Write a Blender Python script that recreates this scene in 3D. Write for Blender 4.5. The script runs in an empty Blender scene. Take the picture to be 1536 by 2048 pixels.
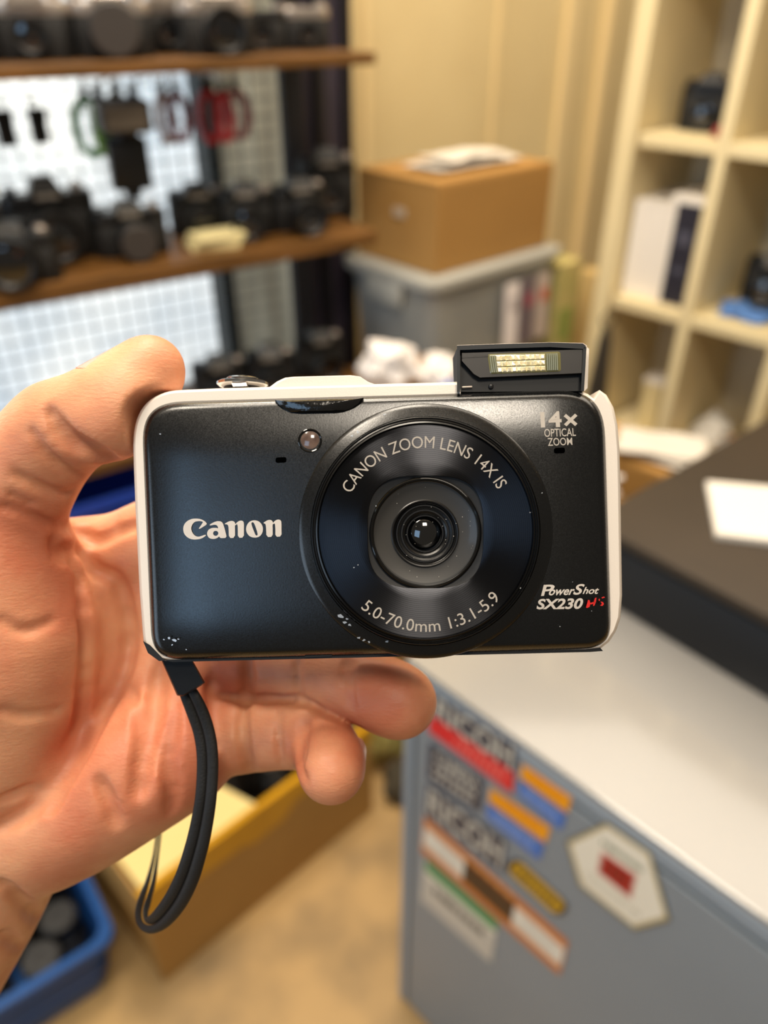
import bpy, bmesh, math, random
import numpy as np
from mathutils import Vector, Matrix, noise as mnoise
random.seed(7); np.random.seed(7)
SC = bpy.context.scene
COL = SC.collection

# ------------------------------------------------------------------ camera
F = 1560.0                       # focal length in pixels of the 1536x2048 frame
PITCH = math.radians(33.3)
EYE = Vector((0, 0, 1.45))
cd = bpy.data.cameras.new('view_camera'); cam = bpy.data.objects.new('view_camera', cd); COL.objects.link(cam)
cd.sensor_fit = 'VERTICAL'; cd.sensor_height = 36.0; cd.lens = 36.0 * F / 2048.0
cam.location = EYE; cam.rotation_euler = (math.radians(90) - PITCH, 0, 0)
cd.clip_start = 0.01; cd.clip_end = 60
cd.dof.use_dof = True; cd.dof.focus_distance = 0.172; cd.dof.aperture_fstop = cd.lens / 3.5; cd.dof.aperture_blades = 0
SC.camera = cam
CR = Matrix.Rotation(math.radians(90) - PITCH, 4, 'X')

# ------------------------------------------------------------------ world, lights, exposure
SC.view_settings.view_transform = 'Standard'; SC.view_settings.look = 'None'
SC.view_settings.gamma = 1; SC.view_settings.use_curve_mapping = False
SC.view_settings.exposure = 0.2
w = bpy.data.worlds.new('world'); SC.world = w; w.use_nodes = True
w.node_tree.nodes['Background'].inputs[0].default_value = (1.0, 0.86, 0.68, 1)
w.node_tree.nodes['Background'].inputs[1].default_value = 0.12

def area_light(name, loc, target, sx, sy, power, color):
    d = bpy.data.lights.new(name, 'AREA'); d.shape = 'RECTANGLE'; d.size = sx; d.size_y = sy
    d.energy = power; d.color = color
    o = bpy.data.objects.new(name, d); COL.objects.link(o); o.location = loc
    o.rotation_euler = (Vector(target) - Vector(loc)).to_track_quat('-Z', 'Y').to_euler()
    return o
WARM = (1.0, 0.885, 0.73); COOL = (0.62, 0.80, 1.0)
area_light('ceiling_lamp_front', (-0.15, 0.45, 2.74), (-0.15, 0.45, 0), 0.5, 0.4, 12, WARM)
area_light('ceiling_lamp_far', (0.95, 1.35, 2.74), (0.95, 1.35, 0), 2.0, 1.9, 42, WARM)
area_light('ceiling_lamp_wall', (-0.2, 1.25, 2.74), (-0.2, 1.25, 0), 0.5, 0.5, 22, WARM)
area_light('ceiling_lamp_back', (0.16, -0.72, 2.74), (0.1, 0.1, 1.3), 0.34, 0.3, 11, WARM)
area_light('hand_fill_light', (-0.55, -0.05, 2.74), (-0.4, 0.1, 0), 0.4, 0.4, 12, WARM)  # added warm fill to brighten the hand, not a known ceiling fitting
area_light('cool_fill_light', (-2.3, -1.0, 1.25), (0, 0.4, 0.8), 1.2, 1.7, 13, COOL)  # added cool fill for the cabinet front, no known doorway there
area_light('shop_window_light', (-0.78, -1.75, 2.25), (0, 0.2, 1.35), 0.75, 0.85, 4.6, (0.42, 0.68, 1.0))

# ------------------------------------------------------------------ projection helpers
CP, SP = math.cos(PITCH), math.sin(PITCH)
def ray(x, y):
    u = 1024 - y; f = F*CP + u*SP
    return (x-768)/f, (u*CP - F*SP)/f
def onz(x, y, z):                      # point of the pixel's line of sight at height z
    a, b = ray(x, y); d = (z-EYE.z)/b
    return Vector((a*d, d, z))
def ond(x, y, d):                      # ... at ground distance d
    a, b = ray(x, y); return Vector((a*d, d, EYE.z+b*d))
def onplane(x, y, p0, n):
    a, b = ray(x, y); r = Vector((a, 1, b)); t = (p0-EYE).dot(n)/r.dot(n)
    return EYE + r*t
def projx(P):
    v = P-EYE; dep = v.y*CP - v.z*SP
    return 768 + F*v.x/dep

# ------------------------------------------------------------------ materials
def lin(h):
    h = h.lstrip('#'); o = []
    for i in (0, 2, 4):
        c = int(h[i:i+2], 16)/255
        o.append(c/12.92 if c <= .04045 else ((c+.055)/1.055)**2.4)
    return (*o, 1)
MATS = {}
def mat(name, col, rough=.5, metal=0., var=None, vscale=8, bump=0., bscale=60, spec=.5, sss=0., coat=0.,
        trans=0., emit=0., emitcol=None, aniso=0., stretch=None, contrast=(.35, .65), alpha=None, bdist=.001):
    if name in MATS: return MATS[name]
    m = bpy.data.materials.new(name); m.use_nodes = True; nt = m.node_tree; N = nt.nodes; Lk = nt.links
    b = N['Principled BSDF']; b.inputs['Base Color'].default_value = lin(col)
    b.inputs['Roughness'].default_value = rough; b.inputs['Metallic'].default_value = metal
    b.inputs['Specular IOR Level'].default_value = spec; b.inputs['Coat Weight'].default_value = coat
    b.inputs['Coat Roughness'].default_value = .08
    b.inputs['Transmission Weight'].default_value = trans
    if alpha is not None: b.inputs['Alpha'].default_value = alpha
    if sss:
        b.inputs['Subsurface Weight'].default_value = sss
        b.inputs['Subsurface Radius'].default_value = (1., .35, .2); b.inputs['Subsurface Scale'].default_value = .004
    if emit:
        b.inputs['Emission Color'].default_value = lin(emitcol or col); b.inputs['Emission Strength'].default_value = emit
    if var or bump:
        tc = N.new('ShaderNodeTexCoord'); mp = N.new('ShaderNodeMapping'); Lk.new(tc.outputs['Object'], mp.inputs[0])
        if stretch: mp.inputs['Scale'].default_value = stretch
    if var:
        n = N.new('ShaderNodeTexNoise'); n.inputs['Scale'].default_value = vscale; n.inputs['Detail'].default_value = 5
        Lk.new(mp.outputs[0], n.inputs['Vector'])
        r = N.new('ShaderNodeValToRGB'); r.color_ramp.elements[0].position, r.color_ramp.elements[1].position = contrast
        r.color_ramp.elements[0].color = lin(col); r.color_ramp.elements[1].color = lin(var)
        Lk.new(n.outputs['Fac'], r.inputs[0]); Lk.new(r.outputs[0], b.inputs['Base Color'])
        if emit and not emitcol: Lk.new(r.outputs[0], b.inputs['Emission Color'])
    if bump:
        n2 = N.new('ShaderNodeTexNoise'); n2.inputs['Scale'].default_value = bscale; n2.inputs['Detail'].default_value = 4
        Lk.new(mp.outputs[0], n2.inputs['Vector']); bp = N.new('ShaderNodeBump')
        bp.inputs['Strength'].default_value = bump; bp.inputs['Distance'].default_value = bdist
        Lk.new(n2.outputs['Fac'], bp.inputs['Height']); Lk.new(bp.outputs[0], b.inputs['Normal'])
    if aniso:
        b.inputs['Anisotropic'].default_value = aniso
        t = N.new('ShaderNodeTangent'); t.direction_type = 'RADIAL'; t.axis = 'Z'
        Lk.new(t.outputs[0], b.inputs['Tangent'])
    MATS[name] = m
    return m

# ------------------------------------------------------------------ mesh helpers
class MB:
    def __init__(s): s.v = []; s.f = []
    def add(s, v, f):
        o = len(s.v); s.v += [Vector(p) for p in v]; s.f += [tuple(i+o for i in q) for q in f]; return s
    def box(s, cx, cy, cz, sx, sy, sz, bev=0., rz=0.):
        bm = bmesh.new(); bmesh.ops.create_cube(bm, size=1)
        for v in bm.verts: v.co = Vector((v.co.x*sx, v.co.y*sy, v.co.z*sz))
        if bev: bmesh.ops.bevel(bm, geom=bm.edges[:], offset=bev, segments=2, affect='EDGES', profile=.5)
        R = Matrix.Rotation(rz, 3, 'Z'); c = Vector((cx, cy, cz)); bm.verts.index_update()
        s.add([R @ v.co + c for v in bm.verts], [[v.index for v in f.verts] for f in bm.faces]); bm.free(); return s
    def loft(s, loops, cap0=True, cap1=True, closed=False):
        n = len(loops[0]); vs = [p for l in loops for p in l]; fs = []
        k = len(loops)
        for i in range(k if closed else k-1):
            j = (i+1) % k
            for a in range(n):
                b = (a+1) % n; fs.append((i*n+a, i*n+b, j*n+b, j*n+a))
        if not closed:
            if cap0: fs.append(tuple(range(n-1, -1, -1)))
            if cap1: fs.append(tuple((k-1)*n+a for a in range(n)))
        return s.add(vs, fs)
    def lathe(s, prof, seg=32, M=None, cap0=True, cap1=True):      # prof: (radius, height along local z)
        M = M or Matrix()
        return s.loft([[M @ Vector((r*math.cos(2*math.pi*a/seg), r*math.sin(2*math.pi*a/seg), h)) for a in range(seg)] for r, h in prof], cap0, cap1)
    def tube(s, pts, r, seg=8, flat=1., up=None, closed=False):
        loops = []; n = len(pts); pts = [Vector(p) for p in pts]
        rr = r if hasattr(r, '__len__') else [r]*n
        for i, p in enumerate(pts):
            if closed: t = pts[(i+1) % n]-pts[i-1]
            else: t = pts[min(i+1, n-1)]-pts[max(i-1, 0)]
            t.normalize(); u = (up[i] if isinstance(up, list) else up) or Vector((0, 0, 1) if abs(t.z) < .9 else (1, 0, 0))
            a = t.cross(u).normalized(); b = a.cross(t).normalized()
            loops.append([p + a*math.cos(2*math.pi*k/seg)*rr[i] + b*math.sin(2*math.pi*k/seg)*rr[i]*flat for k in range(seg)])
        return s.loft(loops, closed=closed)
    def prism(s, poly, off):            # poly: 3D points, off: vector of thickness
        n = len(poly); poly = [Vector(p) for p in poly]
        return s.add(poly+[p+off for p in poly], [tuple(range(n-1, -1, -1)), tuple(range(n, 2*n))]+[(i, (i+1) % n, n+(i+1) % n, n+i) for i in range(n)])

def obj(name, mb, m, parent=None, loc=None, rot=None, smooth=True, angle=35, fix=True):
    me = bpy.data.meshes.new(name)
    me.from_pydata([tuple(p) for p in mb.v], [], mb.f)
    if fix:
        bm = bmesh.new(); bm.from_mesh(me); bmesh.ops.recalc_face_normals(bm, faces=bm.faces[:]); bm.to_mesh(me); bm.free()
    me.materials.append(m)
    if smooth:
        me.shade_smooth(); me.set_sharp_from_angle(angle=math.radians(angle))
    o = bpy.data.objects.new(name, me); COL.objects.link(o)
    if parent: o.parent = parent
    if loc is not None: o.location = loc
    if rot is not None: o.rotation_euler = rot
    return o
def empty(name, loc=(0, 0, 0), rz=0.):
    o = bpy.data.objects.new(name, None); o.empty_display_size = .02; COL.objects.link(o); o.location = loc; o.rotation_euler = (0, 0, rz); return o
def tag(o, label, cat, group=None):
    o['label'] = label; o['category'] = cat
    if group: o['group'] = group
    return o
def struct(o): o['kind'] = 'structure'; return o
def stuff(o): o['kind'] = 'stuff'; return o
def frame(o, ex):                       # local->world for a frame at o with horizontal x axis ex
    ex = Vector(ex).normalized(); ey = Vector((0, 0, 1)).cross(ex)
    M = Matrix(((ex.x, ey.x, 0, o.x), (ex.y, ey.y, 0, o.y), (ex.z, ey.z, 1, o.z), (0, 0, 0, 1))); return M
def text_mesh(body, bold=0., shear=0., space=1.):
    c = bpy.data.curves.new('lettering', 'FONT'); c.body = body; c.size = 1; c.offset = bold; c.shear = shear; c.space_character = space
    c.resolution_u = 4; c.fill_mode = 'FRONT'
    o = bpy.data.objects.new('lettering', c); COL.objects.link(o)
    bpy.context.view_layer.update()
    dg = bpy.context.evaluated_depsgraph_get(); me = bpy.data.meshes.new_from_object(o.evaluated_get(dg))
    vs = [v.co.copy() for v in me.vertices]; fs = [tuple(p.vertices) for p in me.polygons]
    bpy.data.objects.remove(o); bpy.data.curves.remove(c); bpy.data.meshes.remove(me)
    return vs, fs
def text_on(mb, body, fn, thick_fn=None, **k):   # fn(u,v)->3D with u,v in 0..1 of the text's bounding box
    vs, fs = text_mesh(body, **k)
    x0 = min(v.x for v in vs); x1 = max(v.x for v in vs); y0 = min(v.y for v in vs); y1 = max(v.y for v in vs)
    mb.add([fn((v.x-x0)/(x1-x0), (v.y-y0)/(y1-y0)) for v in vs], fs)
def quadfn(tl, tr, br, bl, fn):
    def g(u, v):
        x = (tl[0]*(1-u)+tr[0]*u)*v + (bl[0]*(1-u)+br[0]*u)*(1-v)
        y = (tl[1]*(1-u)+tr[1]*u)*v + (bl[1]*(1-u)+br[1]*u)*(1-v)
        return fn(x, y)
    return g

#PART room
# ================================================================== ROOM
m_wall = mat('cream_wall_paint', '#DBC796', .7, var='#D4BF8E', vscale=3, bump=.15, bscale=80)
m_trim = mat('cream_trim_paint', '#E6CF9C', .5)
m_floor = mat('tan_vinyl_floor', '#B8955F', .55, var='#7C6644', vscale=5, bump=.1, bscale=90, contrast=(.42, .72))
m_ceil = mat('white_ceiling', '#E8E0D0', .8)
struct(obj('ceiling', MB().box(0, 1.75, 2.82, 6.4, 4.1, .04), m_ceil, smooth=False))
fl = MB().box(0, .6, -.02, 6.4, 6.4, .04); struct(obj('floor', fl, m_floor, smooth=False))
O = Vector((0.0, 2.12, 0)); E = Vector((.743, .669, 0)); NW = Vector((-.669, .743, 0))      # back wall line
MW = frame(O, E)                        # local x along the wall, local y behind it
def wall_piece(name, x0, x1, z0, z1, m, y0=0., y1=.08, kind=True, parent=None):
    o = obj(name, MB().box((x0+x1)/2, (y0+y1)/2, (z0+z1)/2, x1-x0, y1-y0, z1-z0), m, parent, smooth=False)
    if parent is None: o.matrix_world = MW
    if kind: struct(o)
    return o
def sx_of(px, py): return (onplane(px, py, O, NW)-O).dot(E)
XW = sx_of(612, 300)                                # where the window stops and the plain wall starts
wall_piece('wall_back', XW, 2.3, 0, 2.8, m_wall)
wall_piece('wall_left', -2.6, XW, 0, .35, m_wall)
wall_piece('wall_front', -2.6, XW, 2.2, 2.8, m_wall)
# panelling strips on the back wall
for i, (px, wd, pr) in enumerate(((728, .02, .012), (990, .016, .006), (1128, .05, .018), (1196, .03, .03))):
    p = onplane(px, 150, O, NW); s = (p-O).dot(E)
    wall_piece('trim_%d' % (i+1), s-wd/2, s+wd/2, 0, 2.78, m_trim, -pr, 0)
wall_piece('trim_5', (onplane(740, 45, O, NW)-O).dot(E), (onplane(1120, 45, O, NW)-O).dot(E), 1.50, 1.515, m_trim, -.01, 0)
wall_piece('baseboard_back', XW, 2.3, 0, .08, m_trim, -.015, 0)
# window with frosted panes behind the rack
win = struct(empty('window_1')); win.matrix_world = MW
m_wf = mat('dark_window_frame', '#22282A', .4)
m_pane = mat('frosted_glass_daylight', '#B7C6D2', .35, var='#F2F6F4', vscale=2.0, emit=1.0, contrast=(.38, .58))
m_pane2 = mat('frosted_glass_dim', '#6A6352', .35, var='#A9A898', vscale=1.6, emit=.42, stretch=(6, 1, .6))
wb = [-2.55, -1.9, sx_of(150, 300)-.55, sx_of(425, 330), XW]
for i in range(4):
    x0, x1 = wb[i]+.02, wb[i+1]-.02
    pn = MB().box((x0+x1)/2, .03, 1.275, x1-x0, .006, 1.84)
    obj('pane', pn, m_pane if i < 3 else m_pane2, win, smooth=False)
for x in wb[:]:
    obj('mullion', MB().box(x, .02, 1.275, .035, .06, 1.85), m_wf, win, smooth=False)
obj('sill', MB().box((wb[0]+wb[-1])/2, .0, .345, wb[-1]-wb[0], .12, .03), m_trim, win, smooth=False)
# ================================================================== CUBE SHELF
m_shelf = mat('cream_laminate', '#E9D8AC', .5, var='#E4D2A4', vscale=3)
m_shelfin = mat('pale_laminate', '#DCD0B4', .55)
F0 = Vector((.535, 1.83, 0)); RD = Vector((.70, -.714, 0))
MS = frame(F0, RD)
sh = empty('cube_shelf'); sh.matrix_world = MS
tag(sh, 'tall cream cube shelf with open square compartments by the right wall', 'shelf')
Hs = [EYE.z+z for z in (.114, -.236, -.586, -.936, -1.286)]
PX = [0, .195, .40, .605, .81]; DEP = .30
for i, x in enumerate(PX):
    t = .042 if i == 0 else .026
    obj('upright', MB().box(x-(t/2 if i == 0 else 0), DEP/2, 1.0, t, DEP, 2.0, .002), m_shelf, sh, smooth=False)
for z in Hs+[1.99]:
    obj('shelf_board', MB().box(PX[-1]/2, DEP/2+.001, z-.013, PX[-1]-.02, DEP-.004, .026, .002), m_shelf, sh, smooth=False)
obj('back_panel', MB().box(PX[-1]/2-.02, DEP+.005, 1.0, PX[-1]+.07, .008, 2.0), m_shelfin, sh, smooth=False)
def cell(x, y, z): return MS @ Vector((x, y, z))
def in_cell(px, w_, z):                  # point in the shelf frame at depth w_ whose projection is px
    lo, hi = -.3, 1.2
    for _ in range(40):
        m = (lo+hi)/2
        if projx(MS @ Vector((m, w_, z))) < px: lo = m
        else: hi = m
    return MS @ Vector((lo, w_, z))
m_white = mat('white_card', '#EDE6DC', .6)
m_cream = mat('cream_card', '#DCCB9A', .6)
m_navy = mat('navy_print', '#23222E', .5)
m_black = mat('black_plastic', '#0D0C0B', .38, bump=.2, bscale=900)
m_blk2 = mat('black_leatherette', '#100F0E', .6, bump=.5, bscale=1500)
m_silver = mat('satin_silver', '#B9AEA4', .3, .75)
m_card = mat('brown_cardboard', '#A67B3E', .75, var='#A0763B', vscale=4, bump=.1, bscale=200)
m_card2 = mat('dull_cardboard', '#9A7440', .75, var='#8F6A3A', vscale=4)
m_glass = mat('coated_lens_glass', '#060608', .05, spec=.9, coat=1.)
m_red = mat('red_rubber', '#8E2A2A', .5)
def simple_box(name, P, ex, sx, sy, sz, m, label, cat, parts=(), bev=.002, group=None):
    t = empty(name, P); t.matrix_world = frame(P, ex); tag(t, label, cat, group)
    obj('carton_body', MB().box(0, 0, sz/2, sx, sy, sz, bev), m, t, smooth=False)
    for nm, bx, mm in parts: obj(nm, MB().box(*bx), mm, t, smooth=False)
    return t
RDt = tuple(RD)
p = cell(.048, .15, Hs[2]+.0006); simple_box('white_carton', p, RDt, .085, .22, .205, m_white, 'plain white carton beside the navy sided carton in the cube shelf', 'box',
    [('lid_flap', (0, 0, .207, .087, .222, .006, .001), m_white)])
p = cell(.136, .150, Hs[2]+.0006); simple_box('navy_carton', p, RDt, .082, .24, .235, m_white, 'tall white carton with a navy printed side in the cube shelf', 'box',
    [('printed_panel', (.008, -.1205, .112, .062, .003, .215), m_navy), ('print_block', (.006, -.1225, .15, .03, .002, .03), mat('slate_print', '#4A4A58', .5)), ('print_line', (.006, -.1225, .08, .03, .002, .012), mat('slate_print', '#4A4A58', .5))])
#PART slr
# ================================================================== CAMERAS
def slr(P, face, label, w=.138, h=.088, dep=.04, lens_r=.03, lens_l=.045, top='black', plate=True, prism=True, cap=False, group='second hand cameras on the rack', name='film_camera', tilt=0):
    f = Vector((face[0], face[1], 0)).normalized()          # the way the lens points
    ex = Vector((-f.y, f.x, 0))                            # local x so that local -y = f
    ey = -f
    M = Matrix(((ex.x, ey.x, 0, P.x), (ex.y, ey.y, 0, P.y), (0, 0, 1, P.z), (0, 0, 0, 1)))
    P = P+Vector((0, 0, .0006)); M.translation = P; t = empty(name, P); t.matrix_world = M @ Matrix.Rotation(tilt, 4, 'X'); tag(t, label, 'camera', group)
    hb = h*.62; mt = m_silver if top == 'silver' else m_black
    outline = []
    for (cx, s) in ((w/2-dep/2, 1), (-w/2+dep/2, -1)):
        for k in range(9):
            a = math.radians(-90+180*k/8)*1
            outline.append((cx+s*dep/2*math.cos(a), s*dep/2*math.sin(a)))
    L = lambda z, k=1.: [Vector((x*k, y*k, z)) for x, y in outline]
    obj('body_shell', MB().loft([L(0, .97), L(.002), L(hb-.001), L(hb, .98)]), m_blk2, t)
    obj('top_plate', MB().loft([L(hb), L(hb+.002, 1.01), L(h*.80, 1.0), L(h*.83, .96)]), mt, t)
    if prism:
        R = lambda x, y0, y1, z: [Vector((-x, y0, z)), Vector((x, y0, z)), Vector((x, y1, z)), Vector((-x, y1, z))]
        obj('prism_hump', MB().loft([R(.027, -dep*.5-.006, dep*.45, h*.70), R(.025, -dep*.5-.007, dep*.45, h*.88), R(.016, -dep*.42, dep*.3, h*1.02), R(.012, -dep*.36, dep*.2, h*1.04)]), mt, t, angle=20)
        if plate: obj('name_plate', MB().box(0, -dep*.5-.0072, h*.81, .036, .002, .008, .0005), mat('worn_nameplate', '#8E857A', .4, .3), t, smooth=False)
    My = Matrix.Rotation(math.radians(90), 4, 'X'); My.translation = Vector((0, -dep/2+.002, max(hb*.56, lens_r*1.0+.001)))
    r, l = lens_r, lens_l
    lb = obj('lens_barrel', MB().lathe([(r*.9, 0), (r*.95, l*.12), (r*.86, l*.14), (r*.86, l*.3), (r, l*.33), (r, l*.66), (r*.93, l*.68), (r*.93, l*.76), (r*.98, l*.8), (r*.98, l), (r*.88, l), (r*.8, l*.9), (r*.72, l*.86)], 32, My), m_black, t)
    if cap: obj('lens_cap', MB().lathe([(r*.96, l*.99), (r*.96, l*1.06), (r*.9, l*1.1)], 32, My), mat('grey_lens_cap', '#3A3430', .5), lb)
    else: obj('front_glass', MB().lathe([(r*.72, l*.865), (r*.5, l*.91), (r*.25, l*.935), (.0005, l*.94)], 24, My), m_glass, lb)
    obj('aperture_ring', MB().lathe([(r*.99, l*.16), (r*.99, l*.27)], 32, My), m_silver if top == 'silver' else mat('worn_ring', '#3B3936', .4, .5), lb)
    obj('shutter_dial', MB().lathe([(.010, h*.82), (.010, h*.90), (.0085, h*.92), (.004, h*.92), (.004, h*.95)], 20, Matrix.Translation((w*.34, 0, 0))), m_silver, t)
    obj('rewind_knob', MB().lathe([(.009, h*.82), (.009, h*.87), (.012, h*.88), (.012, h*.91)], 20, Matrix.Translation((-w*.36, 0, 0))), m_silver if top == 'silver' else m_black, t)
    return t
# display rack frame
RA = Vector((-.575, 1.15, 0)); RV = Vector((.826, .564, 0)); MR = frame(RA, RV)
ZT, ZM, ZL, ZB = EYE.z-.074, EYE.z-.366, EYE.z-.685, EYE.z-.868
TR = .635; RDEP = .24
def rk(px, wb_, z):
    lo, hi = -1., 1.5
    for _ in range(40):
        m = (lo+hi)/2
        if projx(MR @ Vector((m, wb_, z))) < px: lo = m
        else: hi = m
    return MR @ Vector((lo, wb_, z))
rack = empty('display_rack'); rack.matrix_world = MR
tag(rack, 'brown wooden shop rack with a wire grid back, full of cameras', 'rack')
m_wood = mat('brown_wood_shelf', '#7A5226', .4, var='#4C3210', vscale=7, stretch=(1, 9, 9), contrast=(.3, .7))
m_post = mat('black_rack_post', '#15131A', .5)
for z, th in ((ZT, .018), (ZM, .026), (ZL, .022), (ZB, .022)):
    obj('shelf_board', MB().box((-.35+TR+.045)/2, RDEP/2, z-th/2, TR+.045+.35, RDEP, th, .002), m_wood, rack, smooth=False)
for x, y in ((-.33, .02), (-.33, RDEP-.02), (TR-.012, RDEP-.012)):
    obj('post', MB().box(x, y, .9, .022, .022, 1.8), m_post, rack, smooth=False)
obj('top_board', MB().box((-.35+TR+.045)/2, RDEP/2, 1.79, TR+.395, RDEP, .02), m_wood, rack, smooth=False)
# wire grid behind the boards
g = MB(); wr = .0011; x0, x1, z0, z1 = -.34, TR-.03, .3, 1.76; sp = .031
x = x0
while x < x1: g.box(x, RDEP+.006, (z0+z1)/2, wr*2, wr*2, z1-z0); x += sp
z = z0
while z < z1: g.box((x0+x1)/2, RDEP+.004, z, x1-x0, wr*2, wr*2); z += sp
stuff(obj('wire_grid', g, mat('grey_wire', '#5F6B70', .4, .6), rack, smooth=False))
# dark upholstered board closing the right end of the rack
def rloc(px, wb_, z): return (MR.inverted() @ rk(px, wb_, z)).x
XA, XB = rloc(592, RDEP+.035, ZM), rloc(699, RDEP+.035, ZM)
pn = empty('divider_screen'); pn.matrix_world = MR; tag(pn, 'dark purple upright board with ribs at the right end of the camera rack', 'panel')
m_dp = mat('dark_purple_laminate', '#443C4A', .45, var='#332E3A', vscale=5, stretch=(3, 1, .4))
obj('screen_board', MB().box((XA+XB)/2, RDEP+.035, .95, XB-XA, .02, 1.9, .003), m_dp, pn, smooth=False)
for i, x in enumerate((XA+.008, XA+(XB-XA)*.42, XB-.012)):
    obj('rib', MB().box(x, RDEP+.019, .95, .022, .016, 1.9, .003), mat('black_rib', '#121117', .45), pn, smooth=False)
face = (.42, -.91)
slr(rk(75, .11, ZT), (.3, -.95), 'silver topped camera left of the big lens on the top shelf', w=.112, top='silver', lens_r=.024, lens_l=.03)
slr(rk(232, .10, ZT), (.35, -.94), 'camera with the biggest capped lens on the top shelf', w=.12, lens_r=.036, lens_l=.05, cap=True, top='silver')
slr(rk(338, .17, ZT), (.4, -.92), 'silver topped camera between the big lens and the brown lens, top shelf', w=.11, top='silver', lens_r=.022, lens_l=.025)
slr(rk(438, .08, ZT), (.4, -.92), 'camera whose lens shows a brown glint, top shelf', w=.12, lens_r=.032, lens_l=.05, top='silver')
slr(rk(520, .15, ZT), (.3, -.95), 'small black camera right of the brown lens, top shelf', w=.10, h=.07, lens_r=.02, lens_l=.02, prism=False)
slr(rk(610, .14, ZT), (.3, -.95), 'compact camera with a silver top at the right end of the top shelf', w=.09, h=.075, lens_r=.016, lens_l=.02, prism=False, top='silver')
slr(rk(-80, .12, ZT), (.5, -.85), 'camera cut by the left frame edge on the top shelf', w=.12, lens_r=.028, lens_l=.035)
slr(rk(-34, .18, ZM), (.3, -.95), 'black camera at the left frame edge at the back of the middle shelf', w=.12, h=.1)
slr(rk(118, .15, ZM), (.45, -.9), 'black camera with a tall prism behind the front lens, middle shelf', w=.145, h=.125, lens_r=.04, lens_l=.05)
slr(rk(45, .05, ZM), (.25, -.97), 'camera with an open lens at the front edge of the middle shelf', w=.125, lens_r=.038, lens_l=.05, h=.085)
slr(rk(268, .10, ZM), (.45, -.9), 'black camera carrying the upright flash gun on the middle shelf', lens_r=.03, lens_l=.05, cap=True, h=.085, w=.125)
slr(rk(402, .17, ZM), (.35, -.93), 'black camera behind the cream papers on the middle shelf', w=.108, lens_r=.026, lens_l=.04, h=.085)
slr(rk(498, .11, ZM), (.2, -.98), 'black camera right of the cream papers on the middle shelf', w=.10, lens_r=.03, lens_l=.05, h=.09)
slr(rk(600, .09, ZM), (.4, -.91), 'black camera nearest the right end of the middle shelf', w=.108, lens_r=.032, lens_l=.055, h=.09)
slr(rk(655, .17, ZM), (.3, -.95), 'tall black camera against the dark panel, middle shelf', w=.12, h=.12, lens_r=.028, lens_l=.03)
slr(rk(445, .12, ZL), (.35, -.93), 'leftmost black camera in view on the lowest shelf', w=.112, lens_r=.03, lens_l=.045, h=.095)
slr(rk(545, .10, ZL), (.2, -.98), 'black camera in the middle of the lowest shelf', w=.10, lens_r=.03, lens_l=.05, h=.10)
slr(rk(640, .12, ZL), (.4, -.91), 'rightmost black camera on the lowest shelf', w=.112, lens_r=.03, lens_l=.05, h=.10)
# flash gun standing in the hot shoe
p = rk(268, .10, ZM+.0905); fg = empty('flash_gun', p); fg.matrix_world = frame(p, (.9, .42, 0)) @ Matrix.Scale(1.15, 4); tag(fg, 'tall black flash gun standing on a camera on the middle shelf', 'flash')
obj('foot', MB().box(0, 0, .006, .022, .024, .012, .001), m_black, fg, smooth=False)
obj('battery_body', MB().box(0, 0, .045, .056, .034, .068, .005), m_black, fg)
obj('swivel_collar', MB().lathe([(.02, .078), (.02, .088)], 20), m_black, fg)
fh = obj('flash_head', MB().box(0, -.012, .108, .068, .074, .04, .005), mat('grey_flash_head', '#2C2A2C', .4), fg)
obj('flash_window', MB().box(0, -.0505, .108, .056, .004, .03, .001), mat('dim_flash_window', '#5A5044', .25), fh, smooth=False)
# cream papers
p = rk(425, .07, ZM); pp = empty('price_card_stack', p); pp.matrix_world = frame(p, (.9, .4, 0)); tag(pp, 'cream price cards lying between cameras on the middle shelf', 'papers')
for i in range(4): obj('card', MB().box(.003*i, -.002*i, .003+.006*i, .085, .06, .005, .0005, rz=.06*i), mat('pale_yellow_card', '#E8D9A0', .6), pp, smooth=False)
p = rk(-34, .18, ZM)+Vector((.012, .008, .1052)); cb = simple_box('cream_lens_box', p, (.9, .4, 0), .07, .06, .045, m_cream, 'small cream box on top of the leftmost middle shelf camera', 'box', [('lid', (0, 0, .046, .072, .062, .008, .001), m_white)])
# hanging straps on hooks of the grid
HS = [0]
def hanging_strap(px, ztop, hgt, wdt, m, label, fat=.006):
    HS[0] += 1; wv = .125+.045*(HS[0] % 2); p = rk(px, wv, ztop); t = empty('hanging_strap', p); t.matrix_world = frame(p, (.92, .39, 0)) @ Matrix.Rotation(math.radians(random.uniform(-25, 25)), 4, 'Z')
    tag(t, label, 'strap', 'coiled wrist straps hanging on the wire grid')
    for k in range(2):
        pts = []
        for i in range(28):
            a = 2*math.pi*i/28; pts.append((wdt/2*math.sin(a)*(1-.1*k), -.009*k+.003*math.sin(3*a), -.018-hgt/2+hgt/2*math.cos(a)*(1-.06*k)))
        obj('strap_loop', MB().tube(pts, fat, 8, .5, up=Vector((0, 1, 0)), closed=True), m, t)
    obj('clasp', MB().box(0, -.004, -.010, .012, .01, .022, .001), m_black, t, smooth=False)
    obj('hook', MB().tube([(0, .243-wv, .004), (0, .02, .004), (0, -.014, .002), (0, -.02, .010)], .0018, 6), m_silver, t)
ZH = EYE.z-.115
gm = mat('green_strap', '#3FA02E', .5); og = mat('olive_strap', '#8C8420', .5); om = mat('orange_strap', '#B9822A', .5)
rm = mat('red_strap', '#C01F26', .5); pk = mat('pink_strap', '#B06A70', .5); wm = mat('pale_strap', '#C9B0B0', .5)
hanging_strap(165, ZH, .085, .045, gm, 'leftmost bright green coiled strap on the wire grid')
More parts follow.
